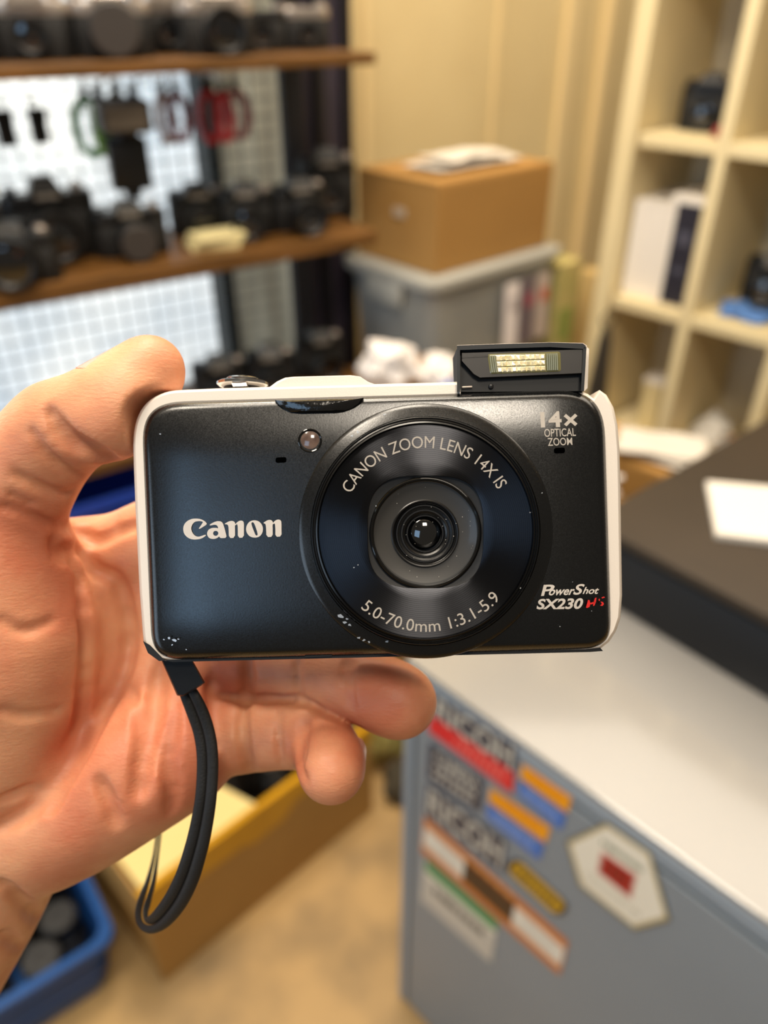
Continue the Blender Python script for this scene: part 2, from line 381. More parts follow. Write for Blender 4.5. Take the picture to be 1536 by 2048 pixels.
hanging_strap(192, ZH+.002, .08, .024, mat('light_green_strap', '#7FAE3A', .5), 'light green coiled strap right of the bright green one')
hanging_strap(226, ZH+.002, .05, .03, og, 'short olive coiled strap above the flash gun')
hanging_strap(262, ZH, .045, .034, om, 'short orange coiled strap above the flash gun')
hanging_strap(322, ZH, .075, .026, wm, 'narrow pale pink coiled strap between orange and red straps')
hanging_strap(348, ZH+.003, .07, .03, mat('maroon_strap', '#7C2530', .5), 'maroon coiled strap right of the pale pink one')
hanging_strap(412, ZH, .08, .036, rm, 'bright red coiled strap near the dark mullion')
hanging_strap(441, ZH+.001, .075, .024, mat('crimson_strap', '#C03038', .5), 'crimson coiled strap between the bright red and dusty pink ones')
hanging_strap(468, ZH-.002, .075, .04, pk, 'rightmost dusty pink coiled strap on the wire grid')
for px, lab in ((-2, 'black film door clip hanging at the left frame edge'), (66, 'small black pouch hanging alone on the wire grid left of the green straps')):
    p = rk(px, .185, EYE.z-.135); t = empty('hanging_pouch', p); t.matrix_world = frame(p, (.85, .52, 0)); tag(t, lab, 'pouch')
    obj('pouch_body', MB().box(0, 0, -.035, .026, .014, .052, .003), m_black, t); obj('pouch_flap', MB().box(0, -.008, -.018, .028, .004, .02, .001), m_blk2, t)
    obj('hook', MB().tube([(0, .058, .0), (0, .0, 0), (0, -.006, .006)], .0018, 6), m_silver, t)
    obj('neck_loop', MB().tube([(-.006, 0, -.01), (-.004, 0, .004), (.004, 0, .004), (.006, 0, -.01)], .0016, 6), m_blk2, t)
# blue tray on the bottom shelf
def tray(P, ex, sx, sy, sz, m, label, name='plastic_crate', ribs=True, lip=.012):
    t = empty(name, P); t.matrix_world = frame(P, ex); tag(t, label, 'crate')
    def rr(a, b, z, r=.03):
        o = []
        for cx, cy, a0 in ((a/2-r, b/2-r, 0), (-a/2+r, b/2-r, 90), (-a/2+r, -b/2+r, 180), (a/2-r, -b/2+r, 270)):
            for k in range(6):
                an = math.radians(a0+90*k/5); o.append(Vector((cx+r*math.cos(an), cy+r*math.sin(an), z)))
        return o
    th = .004
    obj('crate_wall', MB().loft([rr(sx*.90, sy*.90, .0), rr(sx, sy, sz), rr(sx+2*lip, sy+2*lip, sz), rr(sx+2*lip, sy+2*lip, sz-.016), rr(sx+2*lip-.004, sy+2*lip-.004, sz-.016), rr(sx+2*lip-.004, sy+2*lip-.004, sz+.001), rr(sx-2*th, sy-2*th, sz+.001), rr(sx*.90-2*th, sy*.90-2*th, .004)]), m, t)
    if ribs:
        for zz in (sz*.62, sz*.36):
            k = .90+.10*zz/sz
            obj('rib', MB().loft([rr(sx*k-.002, sy*k-.002, zz-.004), rr(sx*k+.008, sy*k+.008, zz-.003), rr(sx*k+.008, sy*k+.008, zz+.003), rr(sx*k, sy*k, zz+.004)], False, False), m, t)
    return t
m_blue = mat('blue_plastic', '#1A4E8E', .35, var='#174680', vscale=6)
p = rk(215, .10, ZB); tray(p+Vector((0,0,.0006)), RV, .34, .15, .095, mat('deep_blue_plastic', '#1F3FA0', .3), 'deep blue plastic tray on the bottom rack shelf seen between thumb and palm', 'plastic_tray')
p = rk(120, .05, ZL); pb = simple_box('grey_parts_box', p+Vector((-.04,.08,.0006)), RV, .22, .13, .03, mat('grey_blue_card', '#7F8792', .5), 'flat grey box lying on the lowest rack shelf', 'box', [('lid_edge', (0, 0, .031, .303, .153, .006, .001), m_silver)])
#PART clutter
# ================================================================== BOX PILE IN THE CORNER
zb = EYE.z-.47
pc = onz(870, 552, zb); pR = onz(1090, 490, zb); pL = onz(718, 505, zb)
ex = (pR-pc).normalized(); ly = Vector((-ex.y, ex.x, 0)); sx = (pR-pc).length; sy = abs((pL-pc).dot(ly)); hgt = .172
Mx = frame(pc, ex)
cb = empty('cardboard_box'); cb.matrix_world = Mx; tag(cb, 'brown cardboard box with white paper on top standing on the grey storage bin', 'box')
obj('carton_body', MB().box(sx/2, sy/2, hgt/2, sx, sy, hgt, .002), m_card, cb, smooth=False)
obj('top_flap', MB().box(sx/2, sy*.26, hgt+.002, sx+.002, sy*.5, .004, .0005), m_card, cb, smooth=False)
obj('top_flap', MB().box(sx/2, sy*.76, hgt+.002, sx+.002, sy*.48, .004, .0005), m_card, cb, smooth=False)
obj('hand_hole', MB().box(-.001, sy*.45, hgt*.62, .003, .034, .018, .001), mat('pale_hole_rim', '#B9A894', .5), cb, smooth=False)
pp = empty('paper_sheets'); pp.matrix_world = Mx @ Matrix.Translation((sx*.5, sy*.42, hgt+.005)); tag(pp, 'crumpled white paper sheets lying on the brown cardboard box', 'paper')
def sheet(sx_, sy_, amp, seed, z0=0., nx=10, ny=6, th=.0015):
    mb = MB(); top = []
    for j in range(ny+1):
        for i in range(nx+1):
            x = (i/nx-.5)*sx_; y = (j/ny-.5)*sy_
            top.append(Vector((x, y, z0+amp*(.5+.5*mnoise.noise(Vector((x*18+seed, y*18, seed)))))))
    n = len(top); bot = [p-Vector((0, 0, th)) for p in top]; fs = []
    I = lambda i, j: j*(nx+1)+i
    for j in range(ny):
        for i in range(nx):
            q = (I(i, j), I(i+1, j), I(i+1, j+1), I(i, j+1)); fs.append(q); fs.append(tuple(n+k for k in q[::-1]))
    per = [I(i, 0) for i in range(nx+1)]+[I(nx, j) for j in range(1, ny+1)]+[I(i, ny) for i in range(nx-1, -1, -1)]+[I(0, j) for j in range(ny-1, 0, -1)]
    for k in range(len(per)): a, b = per[k], per[(k+1) % len(per)]; fs.append((b, a, n+a, n+b))
    return mb.add(top+bot, fs)
m_paper = mat('white_paper', '#D6CFC4', .6)
obj('sheet', sheet(sx*.72, sy*.45, .012, 3, .004), m_paper, pp)
obj('sheet', sheet(sx*.55, sy*.38, .014, 9, .016), m_paper, pp, rot=(0, 0, .08))
# storage bin below
def rrect(a, b, z, r=.03, cx=0, cy=0, n=6):
    o = []
    for qx, qy, a0 in ((a/2-r, b/2-r, 0), (-a/2+r, b/2-r, 90), (-a/2+r, -b/2+r, 180), (a/2-r, -b/2+r, 270)):
        for k in range(n):
            an = math.radians(a0+90*k/(n-1)); o.append(Vector((cx+qx+r*math.cos(an), cy+qy+r*math.sin(an), z)))
    return o
bx, by = sx+.06, sy+.035
bn = empty('storage_bin'); bn.matrix_world = Mx @ Matrix.Translation((sx/2+.005, sy/2-.0, -.262)); tag(bn, 'translucent grey lidded storage bin under the brown cardboard box', 'bin')
m_bin = mat('grey_translucent_plastic', '#8E8F8C', .35, var='#A3A39C', vscale=5)
obj('bin_body', MB().loft([rrect(bx*.88, by*.88, 0), rrect(bx*.97, by*.97, .225), rrect(bx, by, .226), rrect(bx, by, .235)]), m_bin, bn)
obj('lid', MB().loft([rrect(bx+.02, by+.02, .236, .035), rrect(bx+.025, by+.025, .246, .035), rrect(bx+.02, by+.02, .256, .03), rrect(bx-.02, by-.02, .258, .03), rrect(bx-.03, by-.03, .261, .03)]), mat('pale_grey_lid', '#A5A49C', .35), bn)
obj('latch', MB().box(-bx/2-.006, 0, .21, .012, .11, .05, .004), mat('pale_grey_lid', '#A5A49C'), bn)
obj('latch', MB().box(bx/2+.006, 0, .21, .012, .11, .05, .004), mat('pale_grey_lid', '#A5A49C'), bn)
# colourful leaflets stuck on the bin's front
for i, (xx, c1, c2, lab) in enumerate(((.04, '#EDE4E2', '#B9AFAF', 'white leaflet stuck upright on the front of the grey bin'), (.095, '#6C5F66', '#A04A5A', 'dark leaflet with a magenta spot on the front of the grey bin'), (.15, '#B9A9A0', '#C0604A', 'pale leaflet with a red corner at the right of the bin front'))):
    t = empty('leaflet'); t.matrix_world = Mx @ Matrix.Translation((sx/2+xx, -.034, -.262+.06)) @ Matrix.Rotation(-.045, 4, 'X'); tag(t, lab, 'leaflet')
    obj('leaflet_sheet', MB().box(0, 0, .075, .048, .002, .15), mat('leaflet%d' % i, c1, .5), t, smooth=False)
    obj('printed_patch', MB().box(.006, -.0015, .10, .026, .001, .03), mat('leafletb%d' % i, c2, .5), t, smooth=False)
# carton under the bin
simple_box('large_carton', Mx @ Vector((sx/2, sy/2, -.263-(zb-.263))), ex, bx*.95, by*.95, zb-.264, m_card2, 'tall cardboard carton holding up the grey storage bin', 'box', [('tape_strip', (0, 0, zb-.2635, .05, by*.95, .001), mat('clear_tape', '#B98C4C', .3))])
# pale yellow packets to the right of the bin
for i, (px, py, d, s, c, lab) in enumerate(((1105, 640, 1.90, (.09, .07, .30), '#C9B67A', 'yellow green packet standing right of the grey bin'), (1172, 640, 1.99, (.05, .05, .26), '#D8BE84', 'cream packet with an orange patch by the cube shelf'))):
    p = ond(px, py, d); base = p.z-s[2]/2
    t = simple_box('tall_packet', Vector((p.x, p.y, 0)), ex, s[0], s[1], p.z+s[2]/2, mat('packet%d' % i, c, .6, var='#A9A860' if i == 0 else '#CFAF70', vscale=12), lab, 'packet',
        [('printed_label', (0, -s[1]/2-.001, p.z, s[0]*.6, .002, .08), mat('packetb%d' % i, '#8E9A4E' if i == 0 else '#C0622C', .6))])
# dark umbrella bag / tripod
t = empty('tripod_bag', ond(1207, 700, 1.62)); q = t.location.copy(); t.location.z = 0; tag(t, 'slim black bag standing upright in front of the cube shelf', 'bag')
obj('bag_body', MB().lathe([(.02, 0), (.024, .02), (.022, q.z-.1), (.014, q.z+.02), (.008, q.z+.05)], 16), mat('dark_olive_cloth', '#2E271C', .8), t)
obj('carry_loop', MB().tube([(0, .0, q.z+.04), (.015, 0, q.z+.07), (0, 0, q.z+.09), (-.015, 0, q.z+.07), (-.002, 0, q.z+.04)], .003, 6), m_blk2, t)
# crumpled white bags on a carton
simple_box('support_carton', Vector((.06, 1.37, 0)), (1, .9, 0), .2, .16, EYE.z-.60, m_card2, 'carton under the white plastic bags', 'box', [('tape_strip', (0, 0, EYE.z-.5995, .3, .04, .001), mat('clear_tape', '#B98C4C'))])
def blob(name, P, s, m, label, cat, seed, amp=.35, group=None):
    bm = bmesh.new(); bmesh.ops.create_icosphere(bm, subdivisions=4, radius=1)
    for v in bm.verts:
        n = mnoise.fractal(v.co*1.7+Vector((seed, 0, 0)), .8, 2, 4); c = abs(mnoise.noise(v.co*4+Vector((0, seed, 0))))
        k = 1+amp*n-.25*amp*c; v.co = Vector((v.co.x*s[0]*k, v.co.y*s[1]*k, max(v.co.z*k, -.75)*s[2]))
    zmin = min(v.co.z for v in bm.verts); bm.verts.index_update()
    mb = MB().add([v.co-Vector((0, 0, zmin)) for v in bm.verts], [[v.index for v in f.verts] for f in bm.faces]); bm.free()
    o = obj(name, mb, m, angle=50); o.location = P; tag(o, label, cat, group); return o
m_bag = mat('white_plastic_bag', '#E4DDD8', .4)
zt = EYE.z-.599
blob('crumpled_bag', Vector((.01, 1.335, zt)), (.05, .045, .05), m_bag, 'crumpled white plastic bag left of the grey bin', 'bag', 2)
blob('crumpled_bag', Vector((.10, 1.345, zt)), (.035, .045, .032), m_bag, 'smaller crumpled white bag just above the white hump of the compact camera', 'bag', 5)
blob('blue_wrapper', Vector((.115, 1.29, zt)), (.02, .02, .016), mat('blue_wrap', '#2A4FA0', .4), 'small blue wrapper beside the crumpled white bags', 'wrapper', 8)
# dark bags on the cube shelf
slr(cell(.088, .13, Hs[1]), (-.5, -.86), 'black camera sitting alone in the upper left compartment of the cube shelf', w=.115, h=.105, dep=.05, lens_r=.026, lens_l=.03, plate=False, group='cameras in the cube shelf')
blob('red_pouch', cell(.160, .05, Hs[1]+.0005), (.014, .012, .012), m_red, 'tiny red pouch beside the black camera in the cube shelf', 'pouch', 4)
slr(cell(.305, .10, Hs[1]), (-.5, -.86), 'black camera cut by the right frame edge, upper compartment', w=.10, h=.08, lens_r=.025, lens_l=.03, group='cameras in the cube shelf')
blob('blue_cloth', cell(.295, .11, Hs[2]+.0005), (.07, .07, .012), mat('blue_cloth', '#5C86C4', .7), 'light blue cloth under the black camera in the cube shelf', 'cloth', 6)
slr(cell(.305, .15, Hs[2]+.0225), (-.6, -.8), 'black camera resting on the light blue cloth', w=.12, h=.105, dep=.05, lens_r=.034, lens_l=.05, group='cameras in the cube shelf')
simple_box('white_bottle_box', cell(.166, .20, Hs[1]+.0005), RDt, .02, .1, .19, m_cream, 'narrow cream box against the divider in the upper compartment', 'box', [('lid', (0, 0, .192, .022, .102, .006, .001), m_cream)])
simple_box('white_tub', cell(.11, .12, Hs[3]+.0005), RDt, .05, .06, .13, m_cream, 'pale yellow tub in the lower left compartment', 'tub', [('lid', (0, 0, .132, .054, .064, .012, .002), m_white)])
blob('white_tissue', cell(.27, .13, Hs[3]+.0005), (.045, .06, .045), mat('pale_tissue', '#D5D0C6', .7), 'crumpled pale tissue in the lower right compartment', 'tissue', 12)
blob('orange_wrapper', cell(.352, .06, Hs[3]+.0005), (.024, .04, .04), mat('orange_wrap', '#C98A62', .5, var='#D8C0A0', vscale=30), 'orange and cream wrapper at the right edge behind the black case', 'wrapper', 15)
# low pile in front of the cube shelf
simple_box('low_carton', Vector((.50, 1.345, 0)), RDt, .22, .14, EYE.z-.735, m_card, 'brown carton behind the black case in front of the cube shelf', 'box', [('flap', (0, -.044, EYE.z-.733, .22, .05, .004), m_card)])
t = empty('paper_pile', Vector((.53, 1.315, EYE.z-.7295)), -.7); tag(t, 'white papers lying on the carton behind the black case', 'papers')
for i in range(3): obj('sheet', sheet(.16, .10, .008, i*5, .004+.007*i), m_paper, t, rot=(0, 0, .2*i))
blob('white_bundle', Vector((.345, 1.155, EYE.z-.74)), (.06, .05, .04), m_bag, 'white bundle right beside the upper right of the compact camera', 'bundle', 22)
simple_box('side_carton', Vector((.345, 1.155, 0)), RDt, .16, .14, EYE.z-.741, m_card2, 'carton under the white bundle', 'box', [('tape_strip', (0, 0, EYE.z-.7405, .16, .03, .001), mat('clear_tape', '#B98C4C'))])
# ================================================================== CARDBOARD BOX AND CRATE ON THE FLOOR
A = onz(330, 1965, 0); B = onz(745, 1620, 0); ex = (B-A).normalized(); ey = Vector((-ex.y, ex.x, 0)); Lb = (B-A).length; Hb = .262; Wb = .28; th = .005
Mb = frame(A, ex); ob = empty('open_cardboard_box'); ob.matrix_world = Mb
tag(ob, 'open cardboard box with yellow tape on the floor, full of black gear', 'box')
m_kraft = mat('kraft_board', '#B08748', .7, var='#A87F42', vscale=5)
m_pale = mat('pale_inner_board', '#E3CB86', .6)
obj('side_panel', MB().box(Lb/2, th/2, Hb/2, Lb, th, Hb, .001), m_kraft, ob, smooth=False)
obj('side_panel', MB().box(Lb/2, Wb-th/2, Hb/2, Lb, th, Hb, .001), m_kraft, ob, smooth=False)
obj('end_panel', MB().box(th/2, Wb/2, Hb/2, th, Wb-2*th, Hb, .001), m_kraft, ob, smooth=False)
obj('end_panel', MB().box(Lb-th/2, Wb/2, Hb/2, th, Wb-2*th, Hb, .001), m_kraft, ob, smooth=False)
obj('base_panel', MB().box(Lb/2, Wb/2, th/2, Lb-2*th, Wb-2*th, th), m_kraft, ob, smooth=False)
obj('inner_flap', MB().prism([(.01, .008, Hb+.001), (Lb*.47, .008, Hb+.001), (Lb*.42, Wb*.42, Hb-.012), (Lb*.26, Wb*.78, Hb-.02), (.01, Wb*.85, Hb-.01)], Vector((0, 0, -.004))), m_pale, ob, smooth=False)
m_tape = mat('yellow_tape', '#D29A12', .3, var='#C08A10', vscale=9)
tp = [(.0, Hb+.0012)]
low = [(0, .19), (Lb*.2, .205), (Lb*.38, .2), (Lb*.42, .185), (Lb*.56, .19), (Lb*.62, .215), (Lb*.8, .222), (Lb, .225)]
obj('tape', MB().prism([(Lb, -.0008, Hb+.001), (0, -.0008, Hb+.001)]+[(x, -.0008, z) for x, z in low], Vector((0, .0008, 0))), m_tape, ob, smooth=False)
obj('tape_fold', MB().box(Lb/2, .006, Hb+.0018, Lb, .013, .0008), m_tape, ob, smooth=False)
t = slr(Mb @ Vector((Lb*.68, Wb*.42, .135)), (.3, -.95), 'black camera lying on top in the open cardboard box', w=.15, h=.09, lens_r=.034, lens_l=.05, group='gear in the open cardboard box')
slr(Mb @ Vector((Lb*.45, Wb*.78, .15)), (.6, -.8), 'black camera at the back of the open cardboard box', group='gear in the open cardboard box')
slr(Mb @ Vector((Lb*.85, Wb*.65, .13)), (-.2, -.95), 'black camera in the far right of the open cardboard box', group='gear in the open cardboard box')
blob('black_camera_bag', Mb @ Vector((Lb*.62, Wb*.5, .006)), (.13, .09, .055), m_blk2, 'soft black camera bag filling the open cardboard box', 'bag', 31, .15)
# crate
cc = onz(250, 1865, .15); ex2 = Vector((.80, .60, 0)).normalized(); ey2 = Vector((-ex2.y, ex2.x, 0)); csx, csy = .42, .28
cen = cc - ex2*(csx/2+.012) + ey2*csy/2; cen.z = 0
cr = tray(cen, ex2, csx-.024, csy-.024, .15, m_blue, 'blue plastic crate on the floor at the bottom left, holding lenses', lip=.012)
Mc = frame(cen, ex2)
def lens(P, r, l, label, tilt=(0, 0)):
    t = empty('camera_lens', P); t.rotation_euler = (tilt[0], tilt[1], 0); tag(t, label, 'lens', 'loose lenses in the blue crate')
    obj('barrel', MB().lathe([(r*.85, 0), (r*.9, l*.1), (r, l*.2), (r, l*.6), (r*.92, l*.62), (r*.95, l), (r*.85, l), (r*.7, l*.92)], 28), m_black, t)
    obj('end_cap', MB().lathe([(r*.86, l*.95), (r*.86, l*1.03), (r*.78, l*1.05), (r*.3, l*1.05), (r*.28, l*1.03)], 24), mat('dark_end_cap', '#2A2826', .5), t)
    obj('grip_ring', MB().lathe([(r*1.03, l*.25), (r*1.03, l*.5)], 28, None, False, False), mat('grey_grip_ring', '#4A4644', .5, .3), t)
lens(Mc @ Vector((.140, .062, .005)), .034, .11, 'tall lens in the back right corner of the blue crate')
lens(Mc @ Vector((.140, -.015, .005)), .034, .10, 'short lens against the right wall of the blue crate')
lens(Mc @ Vector((.095, -.070, .005)), .034, .10, 'lens against the front wall of the blue crate')
lens(Mc @ Vector((.085, .02, .005)), .038, .115, 'upright lens in the middle of the right half of the blue crate')
lens(Mc @ Vector((.02, .06, .005)), .036, .12, 'upright lens behind the shiny one in the blue crate')
lens(Mc @ Vector((.01, -.04, .005)), .034, .12, 'shiny lens in the front middle of the blue crate')
lens(Mc @ Vector((-.08, -.03, .005)), .036, .11, 'lens near the hand at the left of the blue crate')
lens(Mc @ Vector((-.10, .06, .005)), .036, .1, 'lens at the back left of the blue crate')
blob('yellow_bag', Vector((-.03, 1.20, 0)), (.09, .06, .13), mat('pale_yellow_bag', '#C9BC70', .5, var='#A9A060', vscale=20), 'pale yellow plastic bag on the floor behind the open box', 'bag', 40)
blob('dark_cloth_bag', Vector((.05, 1.09, 0)), (.05, .05, .05), mat('olive_cloth', '#4A4232', .8), 'small dark cloth bag on the floor beside the grey cabinet', 'bag', 44)
#PART cabinet
# ================================================================== CABINET WITH STICKERS
ZC = EYE.z-.65
K = onz(812, 1316, ZC); K2 = onz(1536, 1841, ZC); ca = (K2-K).normalized(); cbv = Vector((-ca.y, ca.x, 0))
MC = frame(Vector((K.x, K.y, 0)), ca); CL, CW = .62, .80
cab = empty('steel_cabinet'); cab.matrix_world = MC; tag(cab, 'blue grey steel cabinet with a pale top, front covered in stickers', 'cabinet')
m_steel = mat('blue_grey_paint', '#84909B', .35, var='#808C97', vscale=4, bump=.05, bscale=300)
m_steel2 = mat('light_blue_grey_paint', '#8D9CAB', .3)
m_top = mat('pale_grey_top', '#8D8B88', .2, var='#888683', vscale=3, spec=.8, coat=.8)
obj('carcass', MB().box(CL/2, .007+CW/2, ZC/2-.006, CL-.004, CW-.014, ZC-.014, .001), m_steel, cab, smooth=False)
obj('worktop', MB().box(CL/2, CW/2, ZC-.004, CL, CW, .008, .002), m_top, cab, smooth=False)
obj('top_rail', MB().box(CL/2, .004, ZC-.019, CL, .009, .022, .0015), m_steel2, cab, smooth=False)
obj('corner_post', MB().box(.008, .004, (ZC-.03)/2, .016, .010, ZC-.03, .002), m_steel2, cab, smooth=False)
obj('front_panel', MB().box(CL/2+.010, .003, (ZC-.04)/2+.004, CL-.022, .006, ZC-.045, .001), m_steel, cab, smooth=False)
FP = MC @ Vector((0, .0, 0)); fn = -cbv            # front panel face
def fp(off): 
    p0 = FP + fn*off
    return lambda x, y: MC.inverted() @ onplane(x, y, p0, cbv)
def sticker(name, poly, m, label, group='stickers on the steel cabinet'):
    f0 = fp(.0013); pts = [f0(*q) for q in poly]; c = sum(pts, Vector())/len(pts)
    t = empty(name); t.matrix_world = MC @ Matrix.Translation(c); tag(t, label, 'sticker', group)
    o = obj('backing', MB().prism([p-c for p in pts], Vector((0, .0003, 0))), m, t, smooth=False)
    t['c'] = 0; del t['c']
    return t, c
def patch(t, c, poly, m, lvl=1, name='print'):
    f0 = fp(.0013+.0003*lvl); pts = [f0(*q)-c for q in poly]
    return obj(name, MB().prism(pts, Vector((0, .0002, 0))), m, t, smooth=False)
def words(t, c, body, q, m, lvl=2, name='lettering', **k):
    f0 = fp(.0013+.0003*lvl); mb = MB(); text_on(mb, body, quadfn(*q, lambda x, y: f0(x, y)-c), **k)
    return obj(name, mb, m, t, smooth=False, fix=False)
def lerpq(q, u0, u1, v0, v1):            # sub quad, v measured downwards
    tl, tr, br, bl = q
    def g(u, v): return tuple((tl[i]*(1-u)+tr[i]*u)*(1-v)+(bl[i]*(1-u)+br[i]*u)*v for i in (0, 1))
    return [g(u0, v0), g(u1, v0), g(u1, v1), g(u0, v1)]
s_navy = mat('sticker_navy', '#34384A', .4); s_white = mat('sticker_white', '#E8E4D8', .4); s_grey = mat('sticker_silver', '#C4C2BA', .35)
s_red = mat('sticker_red', '#E0252E', .4); s_or = mat('sticker_orange', '#F7A300', .4); s_bl = mat('sticker_blue', '#3A72C8', .4)
s_or2 = mat('sticker_amber', '#CE7B34', .4); s_brown = mat('sticker_brown', '#5A2E14', .4); s_dk = mat('sticker_black', '#26241F', .4)
s_green = mat('sticker_green', '#3E9458', .4); s_yel = mat('sticker_mustard', '#C79A10', .4); s_crm = mat('sticker_cream', '#EFEADA', .4)
s_dred = mat('sticker_dark_red', '#A81418', .4); s_tan = mat('sticker_tan_edge', '#B8A878', .4); s_lbl = mat('sticker_pale_blue', '#9DB6E6', .4); s_pink = mat('sticker_pink', '#F07A74', .4)
def marks(t, c, q, n, m, lvl=2, dens=.6, rows=1, seed=1):      # print too small to read in the photograph
    rnd = random.Random(seed); mb = MB(); f0 = fp(.0013+.0003*lvl)
    for r in range(rows):
        for i in range(n):
            u0 = (i+.1)/n; u1 = (i+.1+dens*rnd.uniform(.6, 1.1))/n; v0 = (r+.15)/rows; v1 = (r+.75)/rows
            mb.prism([f0(*p_)-c for p_ in lerpq(q, u0, min(u1, 1), v0, v1)], Vector((0, .0001, 0)))
    return stuff(obj('small_print', mb, m, t, smooth=False))
q = [(868, 1386), (1034, 1494), (1024, 1588), (856, 1462)]
t, c = sticker('brand_sticker', q, s_navy, 'navy sticker with big silver letters over a red stripe, topmost')
patch(t, c, lerpq(q, 0, 1, .56, 1.), s_red, name='stripe'); words(t, c, 'RICOH', lerpq(q, .04, .96, .04, .56), s_grey, bold=.02)
marks(t, c, lerpq(q, .3, .93, .66, .92), 9, s_pink)
q = [(858, 1484), (968, 1560), (960, 1626), (854, 1556)]
t, c = sticker('notice_sticker', q, s_navy, 'small navy sticker with rows of fine silver print under the red stripe')
words(t, c, 'CAMERA', lerpq(q, .12, .92, .08, .42), s_grey, bold=.02); marks(t, c, lerpq(q, .1, .9, .46, .92), 7, s_grey, rows=2, dens=.75)
q = [(854, 1566), (1013, 1684), (1005, 1746), (849, 1624)]
t, c = sticker('brand_sticker', q, s_navy, 'second navy sticker with big silver letters, just above the film strip sticker')
words(t, c, 'RICOH', lerpq(q, .03, .97, .1, .92), s_grey, bold=.02)
q = [(849, 1632), (1136, 1884), (1119, 1950), (842, 1702)]
t, c = sticker('film_strip_sticker', q, s_or2, 'long orange bordered sticker with a brown film strip in its middle')
patch(t, c, lerpq(q, .01, .99, .26, .78), s_white, name='centre_band'); patch(t, c, lerpq(q, .29, .64, .2, .8), s_brown, 2, 'film_band')
for i in range(5): patch(t, c, lerpq(q, .305+.068*i, .345+.068*i, .3, .72), s_dk, 3, 'film_frame')
for i in range(5): patch(t, c, lerpq(q, .30+.068*i, .34+.068*i, .06, .14), mat('sticker_pale_orange', '#F0B070', .4), 2, 'pale_mark')  # row of pale orange marks along the sticker's upper border
marks(t, c, lerpq(q, .1, .26, .42, .62), 6, s_grey); marks(t, c, lerpq(q, .70, .93, .42, .62), 8, s_grey)
q = [(848, 1716), (996, 1846), (982, 1926), (841, 1800)]
t, c = sticker('green_white_sticker', q, s_grey, 'silver sticker with a green top stripe and black letters, lowest on the left')
patch(t, c, lerpq(q, .03, .99, .0, .24), s_green, name='stripe'); marks(t, c, lerpq(q, .15, .85, .42, .62), 8, s_dk, dens=.9); patch(t, c, lerpq(q, .03, .99, .27, .33), s_crm, 1, 'pale_line')
for nm, q, lab in (('upper', [(1044, 1528), (1143, 1596), (1124, 1662), (1038, 1590)], 'orange and blue sticker nearest the cabinet top edge'), ('lower', [(981, 1576), (1100, 1656), (1080, 1722), (974, 1636)], 'orange and blue sticker touching the red striped sticker')):
    t, c = sticker('two_tone_sticker', lerpq(q, 0, 1, 0, .46), s_or, lab)
    patch(t, c, lerpq(q, -.02, .985, .54, 1.0), s_bl, 0.5, 'blue_bar'); marks(t, c, lerpq(q, .08, .85, .62, .88), 12, s_lbl, 2, .7)
    marks(t, c, lerpq(q, .15, .85, .1, .2), 8, mat('sticker_deep_orange', '#F08000', .4), 2, .9)
pill = []
P0, P1 = Vector((1030, 1735)), Vector((1117, 1815)); dv = (P1-P0).normalized(); nv = Vector((dv.y, -dv.x))
for k in range(9): a = math.radians(90+180*k/8); pill.append(tuple(P0+(dv*math.cos(a)+nv*math.sin(a))*17))
for k in range(9): a = math.radians(-90+180*k/8); pill.append(tuple(P1+(dv*math.cos(a)+nv*math.sin(a))*17))
t, c = sticker('oval_sticker', pill, s_dk, 'narrow mustard pill shaped sticker beside the film strip sticker')
pc_ = Vector((1073.5, 1775)); patch(t, c, [tuple(pc_+(Vector(p_)-pc_)*.88) for p_ in pill], s_yel, 1)
q = [tuple(P0+nv*6), tuple(P1+nv*6), tuple(P1-nv*8), tuple(P0-nv*8)]; marks(t, c, q, 9, s_dk, 2, .8)
hexa = [(1212, 1644), (1302, 1706), (1340, 1842), (1270, 1861), (1158, 1771), (1131, 1682)]
t, c = sticker('hexagon_sticker', hexa, s_dk, 'large white six sided sticker with a dark red square')
hc = Vector((1235, 1752)); patch(t, c, [tuple(hc+(Vector(p_)-hc)*.975) for p_ in hexa], s_tan, 1, 'tan_border'); patch(t, c, [tuple(hc+(Vector(p_)-hc)*.90) for p_ in hexa], s_crm, 2, 'cream_field')
rq = [(1207, 1708), (1268, 1751), (1258, 1792), (1199, 1744)]; rc = Vector((1233, 1749))
patch(t, c, [tuple(rc+(Vector(p_)-rc)*1.16) for p_ in rq], mat('sticker_rose', '#D49A90', .4), 3, 'rose_rim'); patch(t, c, rq, s_dred, 4, 'red_square')
marks(t, c, lerpq(rq, .1, .9, .25, .75), 4, mat('sticker_maroon', '#5E0C0C', .4), 5, .6)
marks(t, c, [(1204, 1676), (1290, 1738), (1286, 1752), (1200, 1690)], 9, mat('sticker_sage', '#7E8C7A', .4), 3, .85)
marks(t, c, [(1172, 1742), (1284, 1828), (1280, 1840), (1168, 1756)], 12, mat('sticker_stone', '#C9C4B0', .4), 3, .6)
